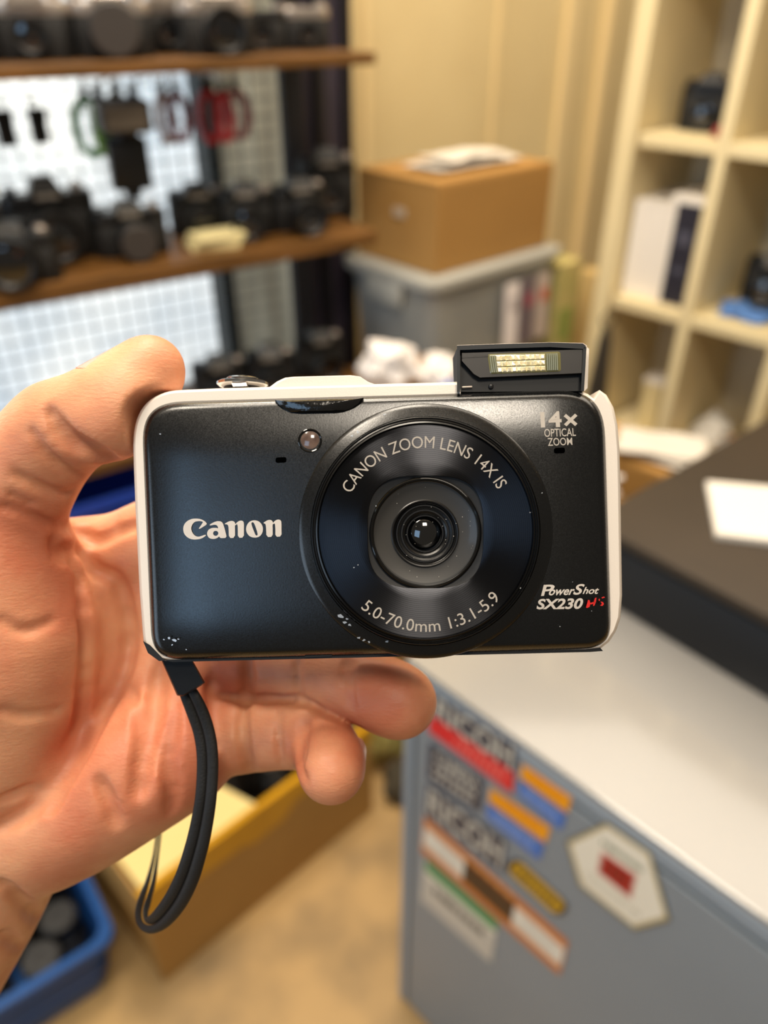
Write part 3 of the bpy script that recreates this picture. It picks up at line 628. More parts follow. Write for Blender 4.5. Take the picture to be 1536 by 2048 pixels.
# ================================================================== BLACK CASE ON THE CABINET
zt = EYE.z-.545
a0 = onz(1242, 1222, ZC); a1 = onz(1536, 1400, ZC); da = (a1-a0).normalized(); db = Vector((-da.y, da.x, 0))
T0 = onz(1242, 950, zt); s0 = (T0-a0).dot(da)
o0 = onz(1242, 1222, ZC+.0005) - da*.07
MK = frame(o0, da); case = empty('black_case'); case.matrix_world = MK; tag(case, 'flat black case with a brownish matt lid standing on the steel cabinet', 'case')
cl, cw, ch = .42, .62, zt-ZC-.0005
m_case = mat('black_case_plastic', '#15171B', .45, spec=.3); m_lid = mat('brown_black_lid', '#372D22', .6, var='#32291F', vscale=6, spec=.3)
obj('case_body', MB().box(cl/2, cw/2, (ch-.018)/2, cl, cw, ch-.018, .004), m_case, case)
obj('seam', MB().box(cl/2, cw/2, ch-.0165, cl-.006, cw-.006, .005), m_black, case, smooth=False)
obj('lid', MB().box(cl/2, cw/2, ch-.0075, cl+.003, cw+.003, .015, .004), m_lid, case)
wc = empty('white_card'); cpts = [onz(x, y, zt+.006) for x, y in ((1412, 963), (1560, 976), (1560, 1086), (1432, 1070))]
ctr = sum(cpts, Vector())/4; wc.location = (ctr.x, ctr.y, zt+.0005); tag(wc, 'blank white card packet lying on the black case', 'card')
obj('packet', MB().prism([p_-ctr for p_ in cpts], Vector((0, 0, .005))), mat('bright_white_card', '#D8D3CA', .5), wc, smooth=False)
obj('top_sheet', MB().prism([(p_-ctr)*.985+Vector((0, 0, .006)) for p_ in cpts], Vector((0, 0, .0012))), mat('bright_white_card', '#F4EDE0'), wc, smooth=False)
#PART compact
# ================================================================== THE COMPACT CAMERA (held)
D0 = .172
def CS(px, py, d): return Vector(((px-768)*d/F, (1024-py)*d/F, -d))
OC = CS(760, 1060, .184)
def Lc(px, py, z=0.): return CS(px, py, D0-z/1000) - OC
MCAM = Matrix.Translation(EYE) @ CR
kam = empty('compact_camera'); kam.matrix_world = MCAM @ Matrix.Translation(OC)
tag(kam, 'black fronted silver compact camera with raised flash held in the hand', 'camera')
def corner_loop(cs, n=10):              # cs: list of (x, y, rx) corner points clockwise from top-left, with radius
    out = []; k = len(cs)
    for i in range(k):
        p = Vector(cs[i][:2]); r = cs[i][2]; a = (Vector(cs[i-1][:2])-p); b = (Vector(cs[(i+1) % k][:2])-p)
        a.normalize(); b.normalize()
        if r <= 0: out += [tuple(p)]*n; continue
        p1 = p+a*r; p2 = p+b*r
        for j in range(n):                # superellipse-like corner
            t = j/(n-1); w0 = (1-t)**2; w1 = 2*t*(1-t)*1.15; w2 = t**2; s = w0+w1+w2
            out.append(tuple((p1*w0+p*w1+p2*w2)/s))
    return out
def densify(pts, step=18):
    out = []; n = len(pts)
    for i in range(n):
        a = Vector(pts[i]); b = Vector(pts[(i+1) % n]); k = max(1, int(math.ceil((b-a).length/step)))
        for j in range(k): out.append(tuple(a.lerp(b, j/k)))
    return out
def inset(pts, d):
    n = len(pts); out = []
    for i in range(n):
        j = 1; 
        a = Vector(pts[i-1]); b = Vector(pts[(i+1) % n])
        t = b-a
        if t.length < 1e-6: out.append(pts[i]); continue
        t.normalize(); nrm = Vector((-t.y, t.x))    # clockwise loop in image coords (y down): inward
        out.append(tuple(Vector(pts[i])+nrm*d))
    return out
m_front = mat('black_satin_metal', '#050607', .3, .0, bump=.05, bscale=2600, spec=.75, bdist=.0002)
# add metallic flake to the front: tiny bright specks in roughness
def flake(m):
    nt = m.node_tree; N = nt.nodes; b = N['Principled BSDF']
    tc = N.new('ShaderNodeTexCoord'); v = N.new('ShaderNodeTexVoronoi'); v.inputs['Scale'].default_value = 5200
    nt.links.new(tc.outputs['Object'], v.inputs['Vector']); r = N.new('ShaderNodeMapRange')
    r.inputs[1].default_value = 0; r.inputs[2].default_value = 1; r.inputs[3].default_value = .2; r.inputs[4].default_value = .29
    nt.links.new(v.outputs['Color'], r.inputs[0]); nt.links.new(r.outputs[0], b.inputs['Roughness'])
flake(m_front)
m_shell = mat('champagne_silver_shell', '#E2D8CC', .38, .1, bump=.1, bscale=2500, bdist=.0002)
m_gloss = mat('gloss_black', '#050505', .08, spec=.7)
m_matt = mat('matt_black', '#060606', .55)
m_letter = mat('silver_lettering', '#CFC6BC', .4, .2)
m_letter2 = mat('grey_lettering', '#AAA298', .6)
m_chrome = mat('polished_chrome', '#D8D8D8', .12, 1.)
def fixed_loop(cs, n=14, m=22):
    base = corner_loop(cs, n); out = []
    for i in range(4):
        c_ = base[i*n:(i+1)*n]; out += c_[:-1]; a = Vector(c_[-1]); b = Vector(base[((i+1) % 4)*n])
        out += [tuple(a.lerp(b, j/m)) for j in range(m)]
    return out
def at(pts, z): return [Lc(x, y, z) for x, y in pts]
FO = fixed_loop([(281, 804, 85), (1208, 778, 95), (1224, 1297, 55), (303, 1321, 60)])
FOv = [Vector(p_) for p_ in FO]
def edge_dist(p_):
    best = 1e9
    for i in range(len(FOv)):
        a = FOv[i-1]; b = FOv[i]; ab = b-a; l2 = ab.length_squared
        if l2 < 1e-9: continue
        t = max(0, min(1, (p_-a).dot(ab)/l2)); best = min(best, (p_-a-ab*t).length)
    return best
def plate_z(e, p_=None):
    if p_ is None: z = -1.4*max(0, 1-e/115)**2
    else:                                # soft pillow from each pair of sides
        x, y = p_; v = (y-800)/500
        ex_ = min(x-(280+22*v), (1212+12*v)-x); ey_ = min(y-(804-24*(x-281)/927), (1321-24*(x-303)/921)-y)
        z = -1.4*(max(0, 1-max(ex_, 0)/125)**2+max(0, 1-max(ey_, 0)/115)**2)
    if e < 14: z -= 3.2*(1-math.sqrt(max(0, 1-(1-e/14)**2)))
    return z
CL_ = Vector((851, 1062)); loops = [[Lc(p_.x, p_.y, -6) for p_ in FOv]]
TT = [0, .004, .01, .02, .035, .055, .08, .11, .145, .185, .23, .28, .34, .41, .49, .58, .68, .79, .9, 1.]
for t in TT:
    lp = []
    for p_ in FOv:
        dr = p_-CL_; L_ = dr.length; r1 = min(236, L_-4); q_ = CL_+dr*((L_+(r1-L_)*t)/L_); lp.append(Lc(q_.x, q_.y, plate_z(edge_dist(q_) if t > 0 else 0, (q_.x, q_.y))))
    loops.append(lp)
for r_, z in ((214, -4.2), (60, -4.2)): loops.append([Lc((CL_+(p_-CL_).normalized()*r_).x, (CL_+(p_-CL_).normalized()*r_).y, z) for p_ in FOv])
obj('front_plate', MB().loft(loops, False, True), m_front, kam, angle=40)
# rear shell: slightly larger, deeper
def arc(p0, pc, p1, n=12):
    p0, pc, p1 = Vector(p0), Vector(pc), Vector(p1); return [tuple(p0*(1-t)**2+pc*2*t*(1-t)+p1*t*t) for t in [k/(n-1) for k in range(n)]]
SO = arc((266, 890), (266, 782), (365, 780), 16) + [(430, 777), (600, 772), (760, 768), (921, 764), (922, 787), (1166, 784), (1176, 788), (1187, 797), (1199, 780), (1213, 790), (1227, 815), (1235, 850), (1239, 900), (1241, 980), (1242, 1060), (1244, 1190), (1241, 1235), (1232, 1262), (1218, 1284), (1200, 1298), (1170, 1301)] + arc((340, 1322), (288, 1322), (286, 1270), 10) + [(279, 1180), (271, 1020)]
def at2(pts, zref, z):                   # same real size as at depth zref, pushed back to z
    return [Vector((Lc(x, y, zref).x, Lc(x, y, zref).y, Lc(x, y, z).z)) for x, y in pts]
obj('rear_shell', MB().loft([at(inset(SO, 5), -3.6), at(inset(SO, 1.5), -4.2), at(SO, -6), at2(SO, -6, -15), at2(inset(SO, 3), -6, -21), at2(inset(SO, 6), -6, -24.5)]), m_shell, kam, angle=30)
# black lower skin of the shell (bottom corners) 
obj('base_plate', MB().loft([at(densify([(330, 1312), (1196, 1290), (1206, 1302), (1180, 1304), (345, 1324), (318, 1318)]), -4.0), at2(densify([(330, 1312), (1196, 1290), (1206, 1302), (1180, 1304), (345, 1324), (318, 1318)]), -4.0, -23)]), m_matt, kam)
obj('corner_cover', MB().loft([at([(286, 1282), (300, 1290), (330, 1321), (318, 1322), (296, 1306)], z) for z in (-3.2, -6)]), m_matt, kam)
obj('tripod_skid', MB().loft([at([(610, 1308), (664, 1306), (664, 1313), (610, 1315)], z) for z in (-3., -8)]), m_matt, kam)
# hump on the top, shutter button and zoom lever
HP = [(524, 792), (538, 775), (554, 763), (570, 755.5), (588, 753.5), (701, 750.5), (720, 753), (736, 763.5), (752, 769.5), (800, 767.5), (921, 763.5), (921, 792)]
hc_ = Vector((720, 790))
obj('top_hump', MB().loft([at([tuple(hc_+(Vector(p_)-hc_)*.965) for p_ in HP], -4.5), at(HP, -5.6), at2(HP, -5.6, -17), at2([tuple(hc_+(Vector(p_)-hc_)*.9) for p_ in HP], -5.6, -20)]), m_shell, kam, angle=30)
pxm = D0/F
cb_ = Lc(485, 778, -12); Mz = Matrix.Translation(cb_) @ Matrix.Rotation(math.radians(-90), 4, 'X')
obj('zoom_ring', MB().lathe([(.0040, 0), (.0052, .0003), (.0060, .0009), (.0060, .0015), (.0052, .0019), (.0042, .0020)], 48, Mz), m_chrome, kam)
obj('zoom_lever', MB().prism([Lc(463, 766, -6.3), Lc(492, 765, -6.3), Lc(494, 772, -5.8), (Lc(466, 773, -5.8))], Vector((0, 0, -.0022))), m_silver, kam, smooth=False)
obj('shutter_button', MB().lathe([(.0038, .0016), (.0038, .0024), (.0032, .0028), (.001, .0029)], 40, Mz), m_chrome, kam)
obj('dial_collar', MB().lathe([(.0046, -.0008), (.0044, .0002)], 40, Mz), m_matt, kam)
# glossy grip lozenge, lamp, microphones
loz = densify([(550, 800), (727, 795.5), (722, 806), (708, 816), (690, 823), (672, 825.5), (600, 827), (580, 825), (564, 817), (554, 808)], 8)
lc_ = Vector((638, 811))
obj('finger_strip', MB().loft([at(loz, -2.4), at(loz, -.75), at([tuple(lc_+(Vector(p_)-lc_)*.95) for p_ in loz], -.3), at([tuple(lc_+(Vector(p_)-lc_)*.7) for p_ in loz], .25), at([tuple(lc_+(Vector(p_)-lc_)*.3) for p_ in loz], .42)]), mat('piano_black_trim', '#0C0C0C', .12, spec=.8, bump=.35, bscale=420, bdist=.0004), kam)
def Mlens(px, py, z): return Matrix.Translation(Lc(px, py, z))
def ringm(name, cx, cy, prof, m, parent=kam, seg=72, aniso=False, caps=(True, True)):   # prof radius in px as seen, z mm
    c = Lc(cx, cy, prof[0][1]); z0 = 0
    loops = []
    for r, z in prof:
        loops.append([Lc(cx+r*math.cos(2*math.pi*a/seg), cy-r*math.sin(2*math.pi*a/seg), z)-c for a in range(seg)])
    return obj(name, MB().loft(loops, *caps), m, parent, loc=c, angle=28)
lamp = ringm('focus_lamp', 620, 881, [(24, -1.2), (24, .12), (22.5, .2), (20.5, .1), (19, -.4)], m_gloss, seg=40)
ringm('lamp_lens', 620, 881, [(19.5, -.5), (19, -.1), (13, .15), (5, .28), (.3, .3)], mat('lamp_window', '#4A3A34', .15, var='#7A6458', vscale=260, coat=.8), seg=32)
for x, y in ((562, 920), (1119, 901)):
    obj('microphone_hole', MB().loft([at(corner_loop([(x-11, y-5, 5), (x+11, y-6, 5), (x+11, y+5, 5), (x-11, y+6, 5)], 5), z) for z in (-1, .03)]), mat('hole_black', '#010101', .9, spec=0), kam)
# worn spots
def chip(px, py, s, seed, m=mat('bare_metal_wear', '#B9BCC0', .35, .6), z=.05, parent=kam):
    rnd = random.Random(seed); pts = []
    for k in range(7): a = 2*math.pi*k/7; r = s*rnd.uniform(.4, 1.15); pts.append((px+r*math.cos(a), py+.7*r*math.sin(a)))
    return [Lc(x, y, z) for x, y in pts]
wm_ = MB()
for i, (x, y, s, z) in enumerate(((320, 868, 2.2, -.15), (338, 1276, 4, -.3), (348, 1281, 5, -.3), (357, 1278, 3, -.3), (344, 1290, 3, -.4), (328, 1279, 2, -.4), (372, 1299, 2, -.8), (1120, 1253, 2.2, .05), (1183, 1222, 1.5, .05), (1145, 1164, 1.3, .05))):
    wm_.prism(chip(x, y, s, i, z=z), Vector((0, 0, .00002)))
stuff(obj('wear_marks', wm_, mat('bare_metal_wear', '#B9BCC0'), kam, smooth=False))
# ---- lens assembly
LX, LY = 851, 1062
ringm('lens_bezel', LX, LY, [(255, -3), (255, -.3), (254, .2), (251, .5), (246, .72), (233, 1.25), (230, 1.35), (228.5, 1.2), (228, .4)], m_front, seg=128, caps=(False, False))
m_ringd = mat('machined_black_ring', '#0B0B0C', .22, .4, spec=.7)
ringm('barrel_ring', LX, LY, [(228.6, .4), (228.6, 3.4), (227.5, 3.7), (226, 3.7), (225.4, 3.2), (224.8, 3.2), (224, 4.0), (221.5, 4.1), (221, 3.5), (220.3, 3.5), (219.5, 4.4), (216.5, 4.6), (215.8, 4.4), (215, 3.9), (214, 3.4)], m_ringd, seg=128, caps=(False, False))
# brushed face with a squarish opening
m_brush = mat('spun_black_metal', '#3A3B3F', .32, 1.0, aniso=1.0)
m_brush.node_tree.nodes['Principled BSDF'].inputs['Anisotropic Rotation'].default_value = .25
nt = m_brush.node_tree; N = nt.nodes
tc = N.new('ShaderNodeTexCoord'); sx_ = N.new('ShaderNodeSeparateXYZ'); nt.links.new(tc.outputs['Object'], sx_.inputs[0])
cx_ = N.new('ShaderNodeCombineXYZ'); nt.links.new(sx_.outputs['X'], cx_.inputs['X']); nt.links.new(sx_.outputs['Y'], cx_.inputs['Y'])
ln = N.new('ShaderNodeVectorMath'); ln.operation = 'LENGTH'; nt.links.new(cx_.outputs[0], ln.inputs[0])
mul = N.new('ShaderNodeMath'); mul.operation = 'MULTIPLY'; mul.inputs[1].default_value = 2*math.pi/.00042; nt.links.new(ln.outputs['Value'], mul.inputs[0])
sn = N.new('ShaderNodeMath'); sn.operation = 'SINE'; nt.links.new(mul.outputs[0], sn.inputs[0])
bp = N.new('ShaderNodeBump'); bp.inputs['Strength'].default_value = .2; bp.inputs['Distance'].default_value = .00002
nt.links.new(sn.outputs[0], bp.inputs['Height']); nt.links.new(bp.outputs[0], N['Principled BSDF'].inputs['Normal'])
seg = 120; cR = Lc(LX, LY, 3.6)
def circ(r, z, cx=LX, cy=LY): return [Lc(cx+r*math.cos(2*math.pi*a/seg), cy-r*math.sin(2*math.pi*a/seg), z)-cR for a in range(seg)]
def sup(r, z, n=3.2, sy_=.97):
    o = []
    for a in range(seg):
        th_ = 2*math.pi*a/seg; c_, s_ = math.cos(th_), math.sin(th_); k = (abs(c_)**n+abs(s_)**n)**(-1/n)
        o.append(Lc(LX+r*k*c_, LY+2-r*sy_*k*s_, z)-cR)
    return o
obj('ring_face', MB().loft([circ(215, 3.4), circ(213.5, 3.7), circ(200, 3.75), circ(160, 3.8), circ(140, 3.8), sup(117, 3.8), sup(116, 3.75)], False, False), m_brush, kam, loc=cR, angle=40)
obj('opening_wall', MB().loft([sup(116.5, 3.78), sup(116, 3.5), sup(115, 2.6)], False, False), m_matt, kam, loc=cR)
obj('shutter_leaf', MB().loft([sup(116, 2.9), sup(112, 2.8), circ(108, 2.7), circ(104, 2.6)], False, False), mat('worn_matt_black', '#070708', .5, var='#161618', vscale=500, contrast=(.55, .75)), kam, loc=cR)
ringm('lens_rim', LX, LY+4, [(112, 2.6), (112, 3.6), (109, 3.9), (106.5, 3.8), (105.5, 3.3), (104, 3.0)], m_gloss, seg=96, caps=(False, False))
ringm('lens_surround', LX, LY+4, [(105, 2.6), (103, 2.4), (90, 2.15), (75, 1.95), (67, 1.9)], mat('grey_anti_glare', '#2E2C29', .35, spec=.5, coat=.3), seg=96, caps=(False, False))
ringm('inner_barrel', LX-1, LY+5, [(68, 1.8), (68, 2.3), (66, 2.4), (63.5, 2.3), (62, .9), (58.5, .7), (57.5, 1.2), (55, 1.2), (54, .2), (49, 0), (48, .4), (45, .4), (44, -.8), (38, -1.2), (37, -.8), (34.5, -.8), (33.5, -1.6)], mat('black_inner_ring', '#0A0909', .3, spec=.6), seg=80, caps=(False, False))
ringm('front_element', LX-3, LY+2, [(34, -1.8), (30, -1.2), (24, -.85), (16, -.6), (8, -.45), (.4, -.42)], mat('multicoated_glass', '#020305', .02, spec=1., coat=1.), seg=64)
ringm('lens_back', LX, LY, [(200, 1.5), (112, 1.2), (60, -2.6), (1, -2.8)], m_matt, seg=64, caps=(False, True))
# dust specks on the glass and dents of the bezel
wm_ = MB()
for i, (x, y, s, z) in enumerate(((716, 864, 5, 2.3), (704, 872, 4, 1.9), (769, 829, 3, 2.2), (682, 1232, 7, 2.3), (690, 1245, 5, 2.2), (700, 1250, 4, 2.2), (694, 1238, 3, 2.2), (718, 1276, 4, 2.4), (728, 1280, 4, 2.4), (738, 1284, 3, 2.4), (774, 1283, 4, 3.0), (752, 1012, 2, 3.1), (1060, 1025, 1.6, 3.2), (1041, 1176, 2.2, 3.9), (1084, 986, 1.8, 1.8), (708, 1135, 2, 3.95), (716, 1130, 2, 3.95))):
    rr_ = math.hypot(x-LX, y-LY); z = (1.35-(rr_-231)*.04+.06) if rr_ > 229 else (4.62 if rr_ > 214 else (3.86 if rr_ > 118 else 2.9)); wm_.prism(chip(x, y, s, 50+i, z=z), Vector((0, 0, .00002)))
stuff(obj('bezel_dents', wm_, mat('bare_metal_wear', '#B9BCC0'), kam, smooth=False))
dst = MB(); rnd = random.Random(5)
for i in range(34):
    a = rnd.uniform(0, 6.28); r = rnd.uniform(20, 100); s = rnd.uniform(.5, 1.1)
    dst.prism(chip(LX+r*math.cos(a), LY+r*math.sin(a), s, 90+i, z=2.6), Vector((0, 0, .00001)))
stuff(obj('dust_specks', dst, mat('dust', '#CFC8BE', .7), kam, smooth=False))
# arc lettering on the spun ring
def arc_text(body, r_base, r_top, a0, a1, under=False, z=3.86):
    mb = MB()
    def fn_(u, v):
        a = math.radians(a0+(a1-a0)*u)
        r = (r_base+(r_top-r_base)*v)
        return Lc(LX+r*math.cos(a), LY-r*math.sin(a), z)
    text_on(mb, body, fn_)
    return obj('lettering', mb, m_letter2, kam, smooth=False, fix=False)
arc_text('CANON ZOOM LENS 14X IS', 166, 190, 153, 30)
arc_text('5.0-70.0mm 1:3.1-5.9', 202, 178, 230, 318)
def flat_text(body, q, m, z=.07, **k):
    mb = MB(); text_on(mb, body, quadfn(*q, lambda x, y: Lc(x, y, z-.02+plate_z(edge_dist(Vector((x, y))), (x, y)))), **k); return obj('lettering', mb, m, kam, smooth=False, fix=False)
flat_text('14', [(1080, 824), (1122, 822), (1124, 854), (1082, 855)], m_letter2, bold=.035)
flat_text('\u00d7', [(1127, 828), (1155, 827), (1155, 852), (1128, 853)], m_letter2, bold=.02)
flat_text('OPTICAL', [(1088, 858), (1151, 856), (1152, 872), (1089, 874)], m_letter2, bold=.008)
flat_text('ZOOM', [(1095, 876), (1144, 875), (1145, 890), (1096, 892)], m_letter2, bold=.008)
kk = dict(bold=.022, shear=.25)
flat_text('P', [(1078, 1170), (1110, 1169), (1107, 1191), (1082, 1192)], m_letter, **kk)
flat_text('ower', [(1099, 1179), (1150, 1178), (1148, 1190), (1097, 1191)], m_letter, **kk)
flat_text('S', [(1148, 1168), (1170, 1168), (1166, 1189), (1146, 1190)], m_letter, **kk)
flat_text('hot', [(1167, 1174), (1199, 1174), (1197, 1188), (1165, 1188)], m_letter, **kk)
flat_text('SX230', [(1073, 1198), (1167, 1196), (1165, 1218), (1073, 1219)], m_letter, bold=.03, shear=.2)
m_rl = mat('red_lettering', '#C8201C', .4)
# the worn remains of two red letters
hs = MB()
for poly in ([(1172, 1215), (1176, 1200), (1179, 1200), (1181, 1207), (1179, 1214), (1174, 1216)], [(1180, 1206), (1190, 1203), (1190, 1206), (1182, 1209)], [(1187, 1205), (1190, 1196), (1193, 1195), (1192, 1203), (1189, 1211), (1186, 1212)],
             [(1197, 1199), (1199, 1197), (1200, 1201), (1198, 1202)], [(1203, 1195), (1208, 1193), (1210, 1195), (1204, 1197)], [(1201, 1203), (1206, 1204), (1208, 1208), (1205, 1212), (1200, 1211), (1204, 1208)]):
    hs.prism([Lc(x, y, .07) for x, y in poly], Vector((0, 0, .00002)))
obj('worn_red_lettering', hs, m_rl, kam, smooth=False)
# logotype letters traced as raised shapes
def K_(pts): return [(350+x/6.4, 1010+y/6.4) for x, y in pts]
def smooth_poly(pts, it=1, keep=()):
    for _ in range(it):
        out = []; n = len(pts)
        for i in range(n):
            a = Vector(pts[i]); b = Vector(pts[(i+1) % n]); out += [tuple(a.lerp(b, .25)), tuple(a.lerp(b, .75))]
        pts = out
    return pts
def letter(pts, it=1, hole=None):
    P = smooth_poly(K_(pts), it)
    bm = bmesh.new(); vs = [bm.verts.new(Lc(x, y, .05)) for x, y in P]; es = [bm.edges.new((vs[i], vs[(i+1) % len(vs)])) for i in range(len(vs))]
    if hole:
        H = smooth_poly(K_(hole), it); hv = [bm.verts.new(Lc(x, y, .05)) for x, y in H]; es += [bm.edges.new((hv[i], hv[(i+1) % len(hv)])) for i in range(len(hv))]
    bmesh.ops.triangle_fill(bm, edges=es, use_beauty=True)
    r = bmesh.ops.extrude_face_region(bm, geom=bm.faces[:]); 
    for v in r['geom']:
        if isinstance(v, bmesh.types.BMVert): v.co.z += .00018
    bm.verts.index_update(); mb = MB().add([v.co.copy() for v in bm.verts], [[v.index for v in f.verts] for f in bm.faces]); bm.free()
    return obj('logo_letter', mb, m_letter, kam, smooth=False)
letter([(405, 232), (380, 205), (330, 180), (270, 172), (210, 178), (150, 210), (115, 255), (106, 310), (118, 370), (165, 420), (230, 443), (300, 440), (350, 425), (385, 403), (402, 385), (385, 380), (345, 395), (300, 408), (255, 395), (220, 350), (208, 300), (222, 250), (255, 215), (300, 205), (345, 208), (362, 218), (345, 245), (318, 285), (305, 298), (315, 308), (345, 290), (390, 262), (410, 245)], 1)
letter([(440, 258), (470, 235), (510, 215), (550, 205), (590, 210), (615, 235), (630, 280), (650, 350), (664, 420), (600, 424), (578, 420), (570, 400), (540, 425), (490, 437), (440, 425), (415, 390), (412, 350), (435, 310), (480, 292), (530, 292), (556, 300), (548, 270), (530, 255), (500, 252), (460, 262)], 1, [(520, 330), (545, 335), (560, 362), (545, 390), (518, 397), (495, 385), (488, 360), (498, 337)])
letter([(632, 246), (655, 228), (700, 205), (740, 203), (768, 222), (774, 250), (800, 215), (840, 197), (870, 205), (884, 230), (884, 300), (884, 418), (806, 420), (806, 300), (800, 240), (780, 255), (768, 262), (770, 300), (770, 420), (692, 424), (688, 300), (682, 255), (655, 246)], 1)
letter([(1015, 192), (1075, 208), (1115, 250), (1130, 305), (1120, 360), (1085, 405), (1030, 420), (970, 410), (930, 375), (908, 320), (918, 260), (955, 210)], 2, [(985, 220), (1008, 222), (1030, 270), (1062, 370), (1055, 392), (1035, 390), (1015, 345), (978, 245)])
letter([(1130, 232), (1150, 215), (1190, 192), (1225, 190), (1250, 208), (1254, 232), (1280, 200), (1320, 184), (1350, 192), (1364, 215), (1364, 300), (1366, 402), (1286, 408), (1286, 300), (1280, 232), (1262, 242), (1250, 250), (1252, 300), (1252, 408), (1172, 410), (1168, 300), (1162, 245), (1145, 236)], 1)
# ---- pop-up flash
fo = [(914, 697), (940, 692), (1100, 686), (1160, 688), (1172, 694), (1168, 782), (918, 784)]
obj('flash_housing', MB().loft([at(densify(fo), -3.6), at2(densify(fo), -3.6, -15)]), m_matt, kam, angle=30)
obj('housing_rim', MB().loft([at([(914, 691), (1000, 688), (1100, 685), (1166, 687), (1172, 692), (1166, 698), (1100, 694), (1000, 697), (920, 700), (920, 784), (914, 784)], z) for z in (-1.6, -5)]), mat('dark_bluish_rim', '#12161A', .5, spec=.4), kam, smooth=False)
obj('housing_rim', MB().loft([at([(1166, 698), (1173, 694), (1168, 782), (1162, 782)], z) for z in (-1.6, -5)]), mat('dark_bluish_rim', '#1A2026'), kam, smooth=False)
obj('flash_cover', MB().loft([at([(914, 690.5), (1000, 687.5), (1100, 684.5), (1166, 686), (1174, 691), (1174, 696), (1168, 692), (1100, 688), (1000, 690.5), (915, 693)], z) for z in (-2.4, -4)]), m_silver, kam, smooth=False)
obj('flash_cover_side', MB().loft([at([(1171, 692), (1178, 698), (1175, 776), (1168, 783)], z) for z in (-6.5, -16)]), m_shell, kam, smooth=False)
m_ff = mat('brown_black_fascia', '#1C1815', .42, spec=.5)
obj('flash_fascia', MB().loft([at([(924, 706), (1165, 699), (1164, 746), (960, 755), (948, 748), (924, 722)], -1.9), at([(922, 704), (1167, 697), (1166, 750), (960, 759), (944, 750), (922, 722)], -3.5)]), m_ff, kam, smooth=False)
obj('fascia_ridge', MB().loft([at([(924, 714), (977, 711), (977, 713), (924, 716)], -1.8), at([(924, 713), (977, 710), (977, 714), (924, 717)], -2.0)]), m_ff, kam, smooth=False)
m_fw = mat('flash_diffuser', '#E6D9A8', .15, .35, var='#FFF6DA', vscale=700)
wq = [(977, 711), (1118, 706), (1119, 741), (982, 746)]
obj('window_frame', MB().loft([at(corner_loop([(x, y, 6) for x, y in ((975, 708), (1121, 703), (1122, 743), (980, 748))], 6), -1.85), at(corner_loop([(x, y, 6) for x, y in ((977, 710), (1119, 705), (1120, 742), (982, 746))], 6), -1.75)]), mat('olive_glass_edge', '#6F6A44', .15, spec=.8), kam)
fl_ = MB()
for r in range(3):
    for i in range(10):
        u0, u1 = .10+i*.07, .10+(i+1)*.07; v0, v1 = r/3, (r+1)/3
        q = lerpq(wq, u0, u1, v0+.02, v1-.02); cc_ = ((q[0][0]+q[2][0])/2, (q[0][1]+q[2][1])/2)
        k_ = [Lc(x, y, -1.70) for x, y in q]; k2 = [Lc(cc_[0]+(x-cc_[0])*.55, cc_[1]+(y-cc_[1])*.55, -1.42+random.uniform(-.08, .08)) for x, y in q]
        fl_.loft([k_, k2])
obj('reflector_cells', fl_, m_fw, kam, smooth=False)
sr = MB()
for i in range(6):
    q = lerpq(wq, .82+.028*i, .82+.028*i+.018, .02, .98); sr.prism([Lc(x, y, -1.6) for x, y in q], Vector((0, 0, .0002)))
for i in range(3):
    q = lerpq(wq, .01+.03*i, .01+.03*i+.018, .02, .98); sr.prism([Lc(x, y, -1.6) for x, y in q], Vector((0, 0, .0002)))
obj('window_ribs', sr, mat('pale_glass_rib', '#B9BFA8', .1, .6), kam, smooth=False)
obj('hinge_pin', MB().tube([Lc(924, 775, -3.3), Lc(944, 774, -3.3)], .0003, 8), m_silver, kam)
obj('hinge_screw', MB().lathe([(.0006, 0), (.0005, .0003), (.0001, .0004)], 14, Matrix.Translation(Lc(982, 773, -3.3))), m_black, kam)
# ---- wrist strap
st = obj('strap_clip', MB().loft([at([(322, 1314), (378, 1312), (407, 1366), (392, 1374), (366, 1390), (356, 1389)], -8), at([(320, 1314), (380, 1311), (410, 1365), (393, 1377), (366, 1393), (354, 1391)], -10), at([(320, 1314), (380, 1311), (410, 1365), (393, 1377), (366, 1393), (354, 1391)], -14), at([(322, 1314), (378, 1312), (407, 1366), (392, 1374), (366, 1390), (356, 1389)], -16)]), mat('black_clip', '#0B0C0E', .5, spec=.25), kam, angle=40)
spts = [(372, 1376, 186, 17), (382, 1396, 186, 20), (395, 1425, 186.5, 22), (407, 1460, 187, 22), (414, 1500, 187, 22), (415, 1545, 187, 22), (411, 1600, 187, 22), (402, 1655, 188, 23), (390, 1705, 189, 24), (374, 1755, 191, 25), (352, 1800, 194, 25), (325, 1835, 198, 23), (303, 1850, 202, 19), (288, 1845, 206, 16), (284, 1825, 210, 16), (291, 1795, 215, 15), (302, 1760, 222, 12), (311, 1715, 230, 8), (317, 1670, 238, 7), (322, 1620, 243, 6), (325, 1580, 245, 4)]
def catmull(P, k=4):
    P = [np.array(p_, float) for p_ in P]; out = []
    for i in range(len(P)-1):
        a, b, c_, d = P[max(i-1, 0)], P[i], P[i+1], P[min(i+2, len(P)-1)]
        for j in range(k):
            t = j/k; out.append(.5*((2*b)+(-a+c_)*t+(2*a-5*b+4*c_-d)*t*t+(-a+3*b-3*c_+d)*t**3))
    out.append(P[-1]); return out
SS = catmull(spts)
m_strap = mat('black_woven_strap', '#121110', .6, bump=.5, bscale=1800, bdist=.0002)
strap = obj('strap_clip_collar', MB().loft([at([(352, 1386), (368, 1390), (404, 1370), (392, 1362)], z) for z in (-9, -15)]), m_black, kam)
